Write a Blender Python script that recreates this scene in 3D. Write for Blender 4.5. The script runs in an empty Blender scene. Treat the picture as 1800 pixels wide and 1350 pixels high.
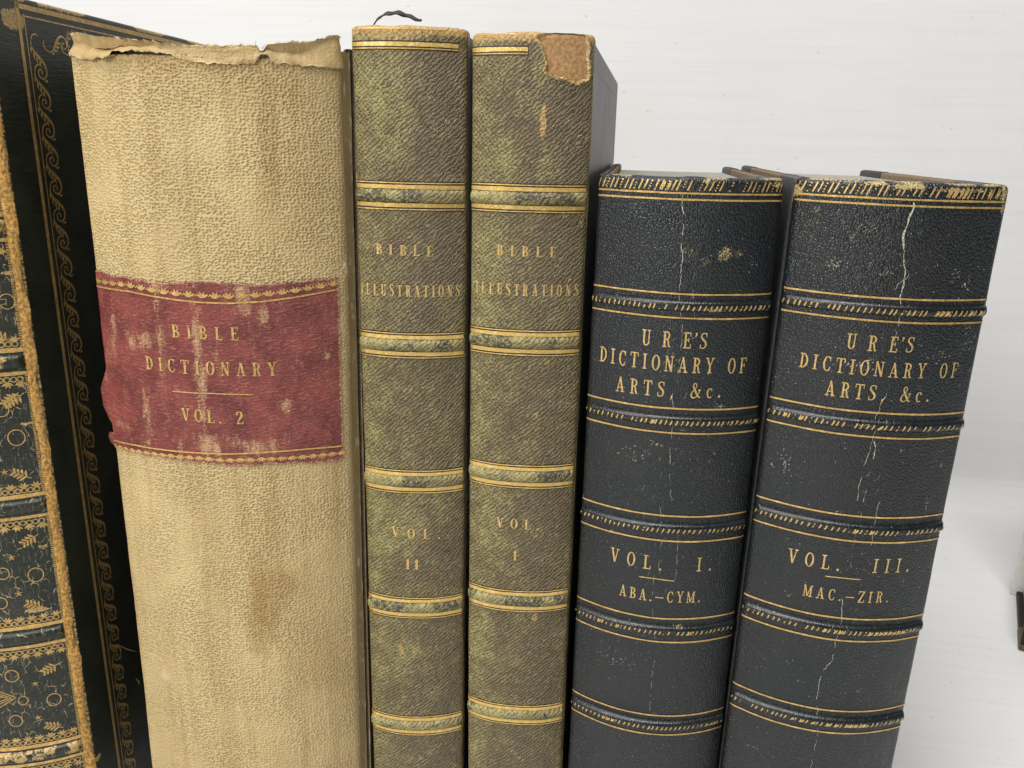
import bpy, math, random
import numpy as np
from mathutils import Matrix, Vector

# ------------------------------------------------------------------ camera, world, lights
scene = bpy.context.scene
CM = 0.01
F_PX, CAM_H = 1430.1, 27.2                       # focal length in photo pixels (1800 wide), camera height in cm
R_CAM = np.array([[0.98532455, 0.07236741, -0.15459139],     # world x, y, z axes seen in camera axes (right, down, forward)
                  [0.16872664, -0.27591769, 0.94625617],
                  [0.02582361, -0.95845312, -0.28407878]])
cam_d = bpy.data.cameras.new('camera')
cam = bpy.data.objects.new('camera', cam_d)
scene.collection.objects.link(cam)
cam_d.sensor_width = 36.0
cam_d.lens = F_PX / 1800 * 36.0
cam_d.clip_start, cam_d.clip_end = 0.005, 20
right, down, fwd = R_CAM[:, 0], R_CAM[:, 1], R_CAM[:, 2]
m = Matrix.Identity(4)
for i in range(3):
    m[i][0], m[i][1], m[i][2] = right[i], -down[i], -fwd[i]
m[0][3], m[1][3], m[2][3] = 0, 0, CAM_H * CM
cam.matrix_world = m
scene.camera = cam

world = bpy.data.worlds.new('World')
scene.world = world
world.use_nodes = True
world.node_tree.nodes['Background'].inputs[0].default_value = (0.93, 0.97, 1.0, 1)
world.node_tree.nodes['Background'].inputs[1].default_value = 0.11

def area(name, loc, target, size, power, col):
    l = bpy.data.lights.new(name, 'AREA')
    l.shape = 'RECTANGLE'
    l.size, l.size_y = size
    l.energy = power
    l.color = col
    o = bpy.data.objects.new(name, l)
    scene.collection.objects.link(o)
    o.location = loc
    o.rotation_euler = (Vector(target) - Vector(loc)).to_track_quat('-Z', 'Y').to_euler()
    return o
area('ceiling_lamp', (-0.15, -0.25, 1.75), (-0.05, 0.22, 0.05), (1.0, 0.6), 27, (1.0, 0.985, 0.96))
area('side_lamp', (-0.75, -0.85, 0.95), (-0.02, 0.3, 0.12), (0.8, 0.6), 17, (1.0, 0.97, 0.92))

scene.view_settings.view_transform = 'Standard'
scene.view_settings.look = 'None'
scene.view_settings.exposure = 0.0
scene.view_settings.gamma = 1.0
scene.render.engine = 'CYCLES'

# ------------------------------------------------------------------ numeric helpers
rng = random.Random(7)
nrng = np.random.default_rng(11)

def _hash(xi, yi, seed):
    h = (xi.astype(np.int64) * 374761393 + yi.astype(np.int64) * 668265263 + seed * 974634777) & 0xffffffff
    h = ((h ^ (h >> 13)) * 1274126177) & 0xffffffff
    h = h ^ (h >> 16)
    return (h & 0xffff) / 65535.0

def vnoise(x, y, seed=0):
    xi, yi = np.floor(x), np.floor(y)
    fx, fy = x - xi, y - yi
    fx, fy = fx * fx * (3 - 2 * fx), fy * fy * (3 - 2 * fy)
    a, b = _hash(xi, yi, seed), _hash(xi + 1, yi, seed)
    c, d = _hash(xi, yi + 1, seed), _hash(xi + 1, yi + 1, seed)
    return (a * (1 - fx) + b * fx) * (1 - fy) + (c * (1 - fx) + d * fx) * fy

def fbm(x, y, seed=0, n=4):
    x, y = np.asarray(x, float), np.asarray(y, float)
    s, amp, tot = 0, 1.0, 0
    for i in range(n):
        s = s + amp * vnoise(x * 2 ** i, y * 2 ** i, seed + i * 17)
        tot += amp
        amp *= 0.55
    return s / tot

def sstep(a, b, x):
    t = np.clip((x - a) / (b - a), 0, 1)
    return t * t * (3 - 2 * t)

def blob(u, v, cu, cv, ru, rv, rough=0.5, seed=0):
    """soft irregular spot: 1 inside, 0 outside"""
    d = np.hypot((u - cu) / ru, (v - cv) / rv)
    n = fbm(u * 1.6 / max(min(ru, rv), .15), v * 1.6 / max(min(ru, rv), .15), seed, 4) - 0.5
    return 1 - sstep(0.35, 1.30, d + rough * 2 * n)

def poly_sdf(pts, u, v):
    """signed distance to a polygon, negative inside"""
    P = np.asarray(pts, float)
    d2 = np.full(u.shape, 1e9)
    inside = np.zeros(u.shape, bool)
    for i in range(len(P)):
        a, b = P[i], P[(i + 1) % len(P)]
        ex, ey = b - a
        wx, wy = u - a[0], v - a[1]
        t = np.clip((wx * ex + wy * ey) / (ex * ex + ey * ey + 1e-12), 0, 1)
        d2 = np.minimum(d2, (wx - t * ex) ** 2 + (wy - t * ey) ** 2)
        cond = ((a[1] > v) != (b[1] > v)) & (u < (b[0] - a[0]) * (v - a[1]) / (b[1] - a[1] + 1e-12) + a[0])
        inside ^= cond
    return np.where(inside, -1, 1) * np.sqrt(d2)

# ------------------------------------------------------------------ mesh helpers
def raw_mesh(name, verts, quads, mat, parent=None, uv=None, mask=None, smooth=True, tris=None):
    """verts (n,3) in cm; quads (k,4); uv (n,2) in mm; mask (n,4)"""
    verts = np.asarray(verts, np.float32) * CM
    me = bpy.data.meshes.new(name)
    quads = np.asarray(quads, np.int32).reshape(-1, 4)
    nq = len(quads)
    loops = quads.ravel()
    starts = np.arange(nq, dtype=np.int32) * 4
    if tris is not None and len(tris):
        tris = np.asarray(tris, np.int32).reshape(-1, 3)
        starts = np.concatenate([starts, len(loops) + np.arange(len(tris), dtype=np.int32) * 3])
        loops = np.concatenate([loops, tris.ravel()])
    me.vertices.add(len(verts))
    me.vertices.foreach_set('co', verts.ravel())
    me.loops.add(len(loops))
    me.loops.foreach_set('vertex_index', loops.astype(np.int32))
    me.polygons.add(len(starts))
    me.polygons.foreach_set('loop_start', starts.astype(np.int32))
    me.polygons.foreach_set('use_smooth', np.full(len(starts), smooth))
    if uv is not None:
        l = me.uv_layers.new(name='UVMap')
        l.data.foreach_set('uv', np.asarray(uv, np.float32)[loops].ravel())
    if mask is not None:
        a = me.attributes.new('mask', 'FLOAT_COLOR', 'POINT')
        a.data.foreach_set('color', np.asarray(mask, np.float32).ravel())
    me.update(calc_edges=True)
    me.validate()
    me.materials.append(mat)
    o = bpy.data.objects.new(name, me)
    scene.collection.objects.link(o)
    if parent is not None:
        o.parent = parent
    return o

def grid_quads(nu, nv, off=0):
    i = np.arange(nu - 1)[:, None] * nv + np.arange(nv - 1)[None, :] + off
    return np.stack([i, i + nv, i + nv + 1, i + 1], -1).reshape(-1, 4)

def tag(o, label=None, category=None, group=None, kind=None):
    if label: o['label'] = label
    if category: o['category'] = category
    if group: o['group'] = group
    if kind: o['kind'] = kind
    return o

def empty(name, loc, rot):
    o = bpy.data.objects.new(name, None)
    scene.collection.objects.link(o)
    o.empty_display_size = 0.02
    o.matrix_world = Matrix.Translation(Vector(loc) * CM) @ rot
    return o

# ------------------------------------------------------------------ material helpers
class NT:
    def __init__(self, name):
        self.mat = bpy.data.materials.new(name)
        self.mat.use_nodes = True
        self.t = self.mat.node_tree
        self.bsdf = self.t.nodes['Principled BSDF']
        self.out = self.t.nodes['Material Output']
        n = self.node('ShaderNodeUVMap')
        self.uv = n.outputs[0]
        a = self.node('ShaderNodeAttribute')
        a.attribute_name = 'mask'
        s = self.node('ShaderNodeSeparateColor')
        self.link(a.outputs['Color'], s.inputs[0])
        self.mr, self.mg, self.mb, self.ma = s.outputs[0], s.outputs[1], s.outputs[2], a.outputs['Alpha']
    def node(self, ty, **kw):
        n = self.t.nodes.new(ty)
        for k, v in kw.items():
            setattr(n, k, v)
        return n
    def link(self, a, b):
        self.t.links.new(a, b)
    def put(self, inp, v):
        if isinstance(v, bpy.types.NodeSocket): self.link(v, inp)
        elif isinstance(v, (tuple, list)) and inp.type == 'RGBA' and len(v) == 3: inp.default_value = (*v, 1)
        else: inp.default_value = v
    def math(self, op, a, b=0.0, clamp=False):
        n = self.node('ShaderNodeMath', operation=op, use_clamp=clamp)
        self.put(n.inputs[0], a); self.put(n.inputs[1], b)
        return n.outputs[0]
    def add(self, a, b): return self.math('ADD', a, b)
    def mul(self, a, b): return self.math('MULTIPLY', a, b)
    def rng(self, x, a, b, c=0.0, d=1.0, smooth=True):
        n = self.node('ShaderNodeMapRange', interpolation_type='SMOOTHSTEP' if smooth else 'LINEAR')
        for i, v in enumerate((x, a, b, c, d)): self.put(n.inputs[i], v)
        return n.outputs[0]
    def mix(self, f, a, b, blend='MIX'):
        n = self.node('ShaderNodeMix', data_type='RGBA', blend_type=blend)
        self.put(n.inputs[0], f); self.put(n.inputs[6], a); self.put(n.inputs[7], b)
        return n.outputs[2]
    def map(self, vec, scale=(1, 1, 1), rot=0.0, loc=(0, 0, 0)):
        n = self.node('ShaderNodeMapping')
        self.put(n.inputs[0], vec)
        n.inputs[1].default_value = loc
        n.inputs[2].default_value = (0, 0, rot)
        n.inputs[3].default_value = scale
        return n.outputs[0]
    def noise(self, vec, scale, detail=3, rough=0.55, dist=0.0, dim='2D'):
        n = self.node('ShaderNodeTexNoise', noise_dimensions=dim)
        self.put(n.inputs['Vector'], vec)
        n.inputs['Scale'].default_value = scale; n.inputs['Detail'].default_value = detail
        n.inputs['Roughness'].default_value = rough; n.inputs['Distortion'].default_value = dist
        return n.outputs['Fac']
    def voro(self, vec, scale, feature='F1', rnd=1.0, smooth=0.4):
        n = self.node('ShaderNodeTexVoronoi', voronoi_dimensions='2D', feature=feature)
        self.put(n.inputs['Vector'], vec)
        n.inputs['Scale'].default_value = scale; n.inputs['Randomness'].default_value = rnd
        if feature == 'SMOOTH_F1': n.inputs['Smoothness'].default_value = smooth
        return n.outputs['Distance']
    def warp(self, vec, scale, amount):
        n = self.node('ShaderNodeTexNoise', noise_dimensions='2D')
        self.put(n.inputs['Vector'], vec); n.inputs['Scale'].default_value = scale
        n.inputs['Detail'].default_value = 2
        s = self.node('ShaderNodeVectorMath', operation='SUBTRACT')
        self.link(n.outputs['Color'], s.inputs[0]); s.inputs[1].default_value = (.5, .5, .5)
        k = self.node('ShaderNodeVectorMath', operation='SCALE')
        self.link(s.outputs[0], k.inputs[0]); k.inputs['Scale'].default_value = amount
        a = self.node('ShaderNodeVectorMath', operation='ADD')
        self.put(a.inputs[0], vec); self.link(k.outputs[0], a.inputs[1])
        return a.outputs[0]
    def bump(self, h, dist_mm, strength=1.0, normal=None):
        n = self.node('ShaderNodeBump')
        self.put(n.inputs['Height'], h)
        n.inputs['Distance'].default_value = dist_mm * 0.001
        n.inputs['Strength'].default_value = strength
        if normal is not None: self.link(normal, n.inputs['Normal'])
        return n.outputs[0]
    def done(self, col, rough=0.6, normal=None, spec=0.5, metal=0.0, alpha=None):
        self.put(self.bsdf.inputs['Base Color'], col)
        self.put(self.bsdf.inputs['Roughness'], rough)
        self.put(self.bsdf.inputs['Specular IOR Level'], spec)
        self.put(self.bsdf.inputs['Metallic'], metal)
        if normal is not None: self.link(normal, self.bsdf.inputs['Normal'])
        if alpha is not None: self.put(self.bsdf.inputs['Alpha'], alpha)
        return self.mat

def mat_plain(name, col, rough=0.6, var=0.25, scale=0.6, bump=0.05, spec=0.4):
    n = NT(name)
    a = n.noise(n.uv, scale, 5)
    b = n.noise(n.uv, scale * 7, 3)
    c = n.mix(n.rng(a, .3, .7), tuple(x * (1 - var) for x in col), tuple(min(1, x * (1 + var)) for x in col))
    return n.done(c, rough, n.bump(n.add(a, b), bump), spec)

def mat_cloth():
    n = NT('beige_bookcloth')
    v = n.warp(n.uv, 0.45, .8)
    v = n.map(v, (0.80, 0.98, 1))
    cell = n.voro(v, 1.16, 'SMOOTH_F1', 0.72, 0.13)
    fine = n.noise(n.uv, 3.6, 4, .6)
    calm = n.rng(n.noise(n.uv, 0.05, 2), .15, .75)
    soft = n.math('SUBTRACT', 1.0, n.ma)                       # 1 where the cloth is smooth (joint, headcap)
    pit = n.mul(n.rng(cell, 0.62, 0.04), n.math('SUBTRACT', 1.0, n.mul(soft, 0.9)))    # the grain: small sunk pits in a raised net
    pit = n.mul(pit, n.rng(calm, 0, 1, .50, 1.0))
    pit = n.mul(pit, n.rng(n.noise(n.uv, .7, 3), .25, .6, .45, 1.0))
    ht = n.add(n.math('SUBTRACT', 1.0, pit), n.mul(fine, 0.20))
    tone = n.rng(n.add(pit, n.mul(n.math('SUBTRACT', n.noise(n.uv, 1.5, 4, .65), .5), .9)), .15, 1.0)
    col = n.mix(tone, (0.580, 0.440, 0.212), (0.395, 0.278, 0.112))
    big = n.noise(n.map(n.uv, (1, .35, 1)), 0.05, 3)
    col = n.mix(n.rng(big, .30, .80, 0, .45), col, (0.40, 0.275, 0.115))
    strk = n.noise(n.map(n.uv, (1, .05, 1)), .22, 4, .6)
    col = n.mix(n.rng(strk, .45, .80, 0, .55), col, (0.38, 0.250, 0.095))
    col = n.mix(n.mul(n.mg, n.rng(n.noise(n.uv, .5, 4), .2, .7, .55, 1.0)), col, (0.335, 0.195, 0.062))
    col = n.mix(n.mul(n.mb, .75), col, (0.115, 0.085, 0.050))
    speck = n.rng(n.noise(n.uv, .75, 2, .5), .765, .80)
    col = n.mix(n.mul(speck, .8), col, (0.035, 0.022, 0.015))
    pale = n.mul(n.rng(n.noise(n.uv, .33, 4), .62, .75), .35)
    col = n.mix(n.mul(pale, n.math('SUBTRACT', 1.0, pit)), col, (0.66, 0.56, 0.36))
    col = n.mix(n.mr, col, (0.72, 0.62, 0.42))
    return n.done(col, 0.55, n.bump(ht, 0.42, 1.0), 0.45)

def mat_green(name, seed):
    n = NT(name)
    uv = n.map(n.uv, loc=(seed * 37.0, seed * 11.0, 0))
    w = n.warp(uv, 0.12, 1.6)
    def ribs(rot, period):
        q = n.node('ShaderNodeTexWave', wave_type='BANDS', bands_direction='Y', wave_profile='SIN')
        n.put(q.inputs['Vector'], n.map(w, rot=math.radians(rot)))
        q.inputs['Scale'].default_value = .314 / period; q.inputs['Distortion'].default_value = 6.5
        q.inputs['Detail'].default_value = 3.0; q.inputs['Detail Scale'].default_value = 2.2; q.inputs['Detail Roughness'].default_value = .6
        return q.outputs['Fac']
    beads = n.noise(n.map(n.map(w, rot=math.radians(-40)), (.9, .9, 1)), 1.1, 3, .6)
    d1 = n.add(n.mul(ribs(-40, 1.12), .62), n.mul(beads, .42))
    d2 = n.add(n.mul(ribs(44, 1.15), .62), n.mul(beads, .42))
    grain = n.noise(uv, 2.6, 3, .6)
    x = n.node('ShaderNodeSeparateXYZ'); n.link(n.uv, x.inputs[0])
    left = n.rng(n.add(x.outputs[0], n.rng(n.noise(uv, .09, 3), .3, .7, -9, 9)), 2, -12)
    flat = n.math('SUBTRACT', 1.0, n.ma)
    r1 = n.rng(d1, .12, .85); r2 = n.rng(d2, .12, .85)
    ridges = n.add(n.mul(r1, .72), n.mul(n.mul(r2, left), .5))
    ht = n.mul(n.add(ridges, n.mul(grain, .55)), n.math('SUBTRACT', 1.0, n.mul(flat, .8)))
    patch = n.noise(uv, .13, 8, .68)
    g = n.add(n.add(n.mul(patch, 1.9), n.mul(n.mb, .85)), n.mul(ridges, .55))
    g = n.add(g, n.mul(n.noise(uv, 1.7, 5, .72), .9))
    gm = n.rng(g, 1.42, 2.62)
    brown = n.mix(n.rng(grain, .35, .65), (0.092, 0.065, 0.032), (0.182, 0.136, 0.068))
    green = n.mix(n.rng(n.noise(uv, .5, 5), .35, .65), (0.245, 0.208, 0.074), (0.360, 0.315, 0.132))
    col = n.mix(gm, brown, green)
    col = n.mix(n.mul(n.rng(ridges, .45, .10), .70), col, (0.052, 0.036, 0.018))
    scf = n.mul(n.rng(n.noise(n.map(n.map(uv, rot=math.radians(-40)), (.5, 1.4, 1)), .9, 5, .75), .57, .68), n.rng(n.noise(uv, .12, 3), .38, .58))
    col = n.mix(n.mul(scf, .7), col, (0.46, 0.42, 0.21))
    tn = n.mix(n.rng(n.noise(uv, 1.1, 5, .7), .3, .7), (0.300, 0.165, 0.045), (0.560, 0.390, 0.155))
    wr = n.rng(n.add(n.mr, n.mul(n.math('SUBTRACT', n.noise(uv, .9, 5, .65), .5), .9)), .42, .62)
    col = n.mix(wr, col, tn)
    dk = n.rng(n.add(n.mg, n.mul(n.math('SUBTRACT', n.noise(uv, .8, 5, .7), .5), 1.1)), .45, .6)
    col = n.mix(n.mul(dk, .85), col, (0.020, 0.022, 0.016))
    fleck = n.rng(n.noise(uv, .62, 2), .755, .79)
    col = n.mix(n.mul(fleck, .7), col, (0.02, 0.018, 0.012))
    ro = n.rng(gm, 0, 1, .42, .6)
    return n.done(col, ro, n.bump(ht, 0.36, 1.0), 0.5)

def mat_navy(name, seed, worn=1.0):
    n = NT(name)
    uv = n.map(n.uv, loc=(seed * 53.0, seed * 29.0, 0))
    w = n.warp(uv, .5, .5)
    peb = n.voro(n.map(w, (1, .8, 1)), 1.55, 'SMOOTH_F1', 1.0, .3)
    fine = n.noise(uv, 4.0, 3)
    mid = n.noise(n.map(uv, (1, .35, 1)), .35, 4)
    ht = n.add(n.add(n.rng(peb, .6, .05), n.mul(fine, .35)), n.mul(mid, .8))
    tone = n.noise(uv, .035, 3)
    col = n.mix(n.rng(tone, .35, .65), (0.0042, 0.0080, 0.0102), (0.0070, 0.0082, 0.0088))
    col = n.mix(n.mul(n.mul(n.rng(peb, .34, .02), n.rng(n.noise(uv, .5, 4, .65), .3, .65, .25, 1.0)), .42), col, (0.036, 0.043, 0.042))
    # rubbed flecks and hairline streaks
    f1 = n.rng(n.noise(n.map(n.map(uv, rot=math.radians(-62)), (.45, 1.3, 1)), 1.5, 3, .6), .655, .73)
    zone = n.rng(n.noise(uv, .085, 4, .6), .42, .68)
    col = n.mix(n.mul(n.mul(f1, zone), .30 * worn), col, (0.23, 0.24, 0.20))
    f2 = n.rng(n.noise(uv, 1.25, 2, .5), .765, .80)
    col = n.mix(n.mul(f2, .7), col, (0.46, 0.45, 0.36))
    hair = n.rng(n.noise(n.map(n.map(uv, rot=math.radians(20)), (1.5, .18, 1)), 1.3, 3, .55), .69, .74)
    col = n.mix(n.mul(n.mul(hair, n.mg), .6), col, (0.30, 0.31, 0.26))
    tn = n.mix(n.rng(n.noise(uv, 1.6, 4, .7), .3, .7), (0.200, 0.130, 0.045), (0.640, 0.520, 0.270))
    wr = n.mul(n.rng(n.add(n.mr, n.mul(n.math('SUBTRACT', n.noise(uv, 1.7, 5, .75), .5), 1.9)), .50, .72), n.rng(n.mr, .02, .15))
    col = n.mix(wr, col, tn)
    ro = n.add(n.rng(mid, .3, .7, .27, .40), n.mul(wr, .25))
    return n.done(col, ro, n.bump(n.mul(ht, n.ma), 0.13, .9), 0.6)

def mat_black_gilt(name, crack=1.0):
    n = NT(name)
    lines = n.noise(n.map(n.uv, (.16, 1.6, 1)), .9, 3)
    fine = n.noise(n.uv, 3, 3)
    col = n.mix(n.rng(n.noise(n.uv, .05, 3), .35, .65), (0.0100, 0.0150, 0.0100), (0.0215, 0.0270, 0.0180))
    col = n.mix(n.mul(n.rng(lines, .48, .72), .6), col, (0.042, 0.040, 0.028))
    if crack > 0:
        w = n.warp(n.uv, .35, 2.2)
        e = n.voro(n.map(w, (1, .55, 1)), .42, 'DISTANCE_TO_EDGE')
        gate = n.rng(n.noise(n.uv, .25, 4, .65), .48, .62)
        ck = n.mul(n.rng(e, .045, .012), gate)
        streak = n.rng(n.noise(n.map(n.uv, (1.7, .14, 1)), 1.2, 4, .6), .60, .70)
        col = n.mix(n.mul(streak, .5 * crack), col, (0.17, 0.165, 0.12))
        col = n.mix(n.mul(ck, .85 * crack), col, (0.50, 0.41, 0.22))
    tn = n.mix(n.rng(n.noise(n.uv, 1.2, 5, .7), .3, .7), (0.300, 0.180, 0.055), (0.600, 0.440, 0.190))
    wr = n.rng(n.add(n.mr, n.mul(n.math('SUBTRACT', n.noise(n.uv, .9, 5, .7), .5), 1.0)), .46, .58)
    col = n.mix(wr, col, tn)
    return n.done(col, n.rng(fine, .3, .7, .32, .46), n.bump(n.add(lines, n.mul(fine, .4)), .12, .8), .4)

def mat_gold(name, base=(0.72, 0.47, 0.155), wear=0.45, metal=0.55, bright=(0.93, 0.70, 0.32), freq=1.0):
    n = NT(name)
    a = n.noise(n.uv, .5 * freq, 4, .6)
    b = n.noise(n.uv, 2.2 * freq, 3, .6)
    col = n.mix(n.rng(b, .3, .7), tuple(c * .62 for c in base), base)
    col = n.mix(n.rng(a, .5, .72, 0, .6), col, bright)
    keep = n.rng(n.add(n.mul(a, .55), n.mul(b, .45)), wear - .16, wear - .06)
    return n.done(col, n.rng(b, .3, .7, .34, .55), n.bump(b, .05, .5), .5, metal, keep)

def mat_red():
    n = NT('red_label_leather')
    w = n.warp(n.uv, .25, 1.6)
    wr = n.noise(n.map(w, (.45, 1.7, 1)), .9, 4, .6)
    fine = n.noise(n.uv, 3, 3)
    ht = n.add(n.rng(wr, .3, .7), n.mul(fine, .3))
    col = n.mix(n.rng(n.noise(n.uv, .09, 4), .3, .7), (0.175, 0.025, 0.021), (0.295, 0.057, 0.043))
    col = n.mix(n.mul(n.rng(wr, .55, .72), .40), col, (0.46, 0.19, 0.125))
    st = n.noise(n.map(n.uv, (1.0, .30, 1)), .24, 6, .68)
    rub = n.rng(n.add(n.add(st, n.mul(n.mr, .34)), n.mul(n.math('SUBTRACT', n.noise(n.uv, 1.6, 6, .75), .5), 1.0)), .62, .92)
    col = n.mix(n.mul(rub, .9), col, (0.600, 0.365, 0.185))
    edge = n.rng(n.add(n.mg, n.mul(n.math('SUBTRACT', n.noise(n.uv, 1.1, 4, .7), .5), .9)), .48, .62)
    col = n.mix(n.mul(edge, .8), col, (0.60, 0.40, 0.24))
    return n.done(col, n.rng(wr, .3, .7, .52, .36), n.bump(ht, .40, 1.0), .5)

def mat_paper(name, col=(0.60, 0.54, 0.42), axis=0, var=0.35):
    n = NT(name)
    lines = n.noise(n.map(n.uv, (6.0, .08, 1) if axis == 0 else (.08, 6.0, 1)), 1.0, 3)
    d = n.noise(n.uv, .15, 4)
    c = n.mix(n.rng(lines, .35, .65), tuple(x * (1 - var) for x in col), col)
    c = n.mix(n.rng(d, .35, .7, 0, .35), c, tuple(x * .6 for x in col))
    return n.done(c, .85, n.bump(lines, .12, .7), .2)

def mat_white_board(name, vertical):
    n = NT(name)
    sc = (.006, .22, 1)
    g1 = n.noise(n.map(n.uv, sc), 1.0, 2, .5, .1)
    g2 = n.noise(n.map(n.uv, (.012, .7, 1)), 1.0, 3, .6)
    blot = n.noise(n.uv, .012, 4)
    c = n.mix(n.rng(g1, .42, .62, 0, .34), (0.73, 0.73, 0.73), (0.675, 0.68, 0.688))
    c = n.mix(n.rng(g2, .55, .75, 0, .2), c, (0.60, 0.605, 0.61))
    c = n.mix(n.rng(blot, .45, .7, 0, .3), c, (0.69, 0.675, 0.68))
    sp = n.rng(n.noise(n.uv, .16, 2, .5), .775, .80)
    c = n.mix(n.mul(sp, .35), c, (0.40, 0.39, 0.38))
    return n.done(c, .55, n.bump(n.add(g1, n.mul(g2, .5)), .12, .5), .35)

def mat_board_grey():
    n = NT('grey_board_cloth')
    st = n.noise(n.map(n.uv, (.9, .06, 1)), .8, 4, .6)
    fi = n.noise(n.uv, 2.5, 4, .65)
    bl = n.noise(n.uv, .05, 4)
    c = n.mix(n.rng(n.add(n.mul(st, .6), n.mul(bl, .4)), .35, .65), (0.090, 0.092, 0.098), (0.165, 0.166, 0.170))
    c = n.mix(n.rng(n.noise(n.map(n.uv, (1, .2, 1)), .25, 5, .7), .60, .72, 0, .6), c, (0.035, 0.036, 0.040))
    return n.done(c, n.rng(fi, .3, .7, .36, .52), n.bump(n.add(fi, st), .15, .8), .5)

M = dict(
    cloth=mat_cloth(), green2=mat_green('worn_green_leather', 1), green1=mat_green('rubbed_green_leather', 4),
    navy1=mat_navy('navy_leather', 1, .8), navy3=mat_navy('scuffed_navy_leather', 3, 1.25),
    black=mat_black_gilt('black_spine_leather', 1.0), black_board=mat_black_gilt('black_board_leather', 0.0),
    gold=mat_gold('gilt'), gold_worn=mat_gold('worn_gilt', (0.78, 0.54, 0.20), wear=.50, freq=1.6), gold_bright=mat_gold('bright_gilt', (0.88, 0.60, 0.19), .34, .55, (1.0, .80, .36)),
    gold_dull=mat_gold('dull_gilt', (0.56, 0.37, 0.13), .45, .45, (0.74, 0.53, 0.22)),
    gold_letter=mat_gold('lettering_gilt', (0.70, 0.48, 0.18), .45, .5, (0.95, 0.74, 0.38), 1.7),
    gold_label=mat_gold('label_gilt', (0.66, 0.44, 0.15), .52, .45, (0.86, 0.64, 0.28), 1.7),
    tool=mat_plain('burnished_tooling', (0.030, 0.020, 0.010), .45, .5),
    tool_and_crack_shade=mat_plain('dark_tooling_and_crack_shade', (0.006, 0.006, 0.006), .4, .3),  # dark tooled lines, also the shade painted beside the navy cracks
    red=mat_red(), pages=mat_paper('page_edges'), pages_grey=mat_paper('grey_page_edges', (0.42, 0.40, 0.35)),
    white_pages=mat_paper('white_page_edges', (0.80, 0.79, 0.76), 0, .12),
    suede=mat_plain('orange_raw_leather', (0.56, 0.325, 0.100), .9, .42, .8, .4, .15),
    raw=mat_plain('pale_raw_leather', (0.60, 0.47, 0.25), .9, .4, 1.2, .3, .15),
    crack=mat_plain('pale_crack', (0.43, 0.42, 0.33), .85, .45, 1.5, .1, .2),
    board_tan=mat_plain('tan_millboard', (0.43, 0.255, 0.118), .92, .24, .9, .2, .15),
    cloth_tan=mat_plain('tan_cloth_side', (0.245, 0.180, 0.110), .8, .25, 1.5, .15, .3),
    grey_board=mat_board_grey(),
    grey_leather=mat_plain('grey_leather_edge', (0.085, 0.088, 0.088), .5, .4, .8, .15, .5),
    dark_leather=mat_plain('dark_board_leather', (0.010, 0.011, 0.013), .5, .4, .35, .1, .4),
    dark_cloth=mat_plain('dark_board_cloth', (0.020, 0.022, 0.020), .6, .3, .8, .1, .4),
    joint_brown=mat_plain('brown_joint_cloth', (0.130, 0.098, 0.060), .85, .35, 1.4, .25, .2),
    ribbon=mat_plain('black_ribbon', (0.018, 0.019, 0.018), .5, .6, .6, .05, .5),
    thread=mat_plain('frayed_thread', (0.62, 0.50, 0.30), .9, .3, 1.5, .05, .1),
    brown_corner=mat_plain('brown_corner_leather', (0.13, 0.085, 0.045), .6, .4, .8, .2, .4),
    wall=mat_white_board('white_backdrop', True),
)

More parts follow.
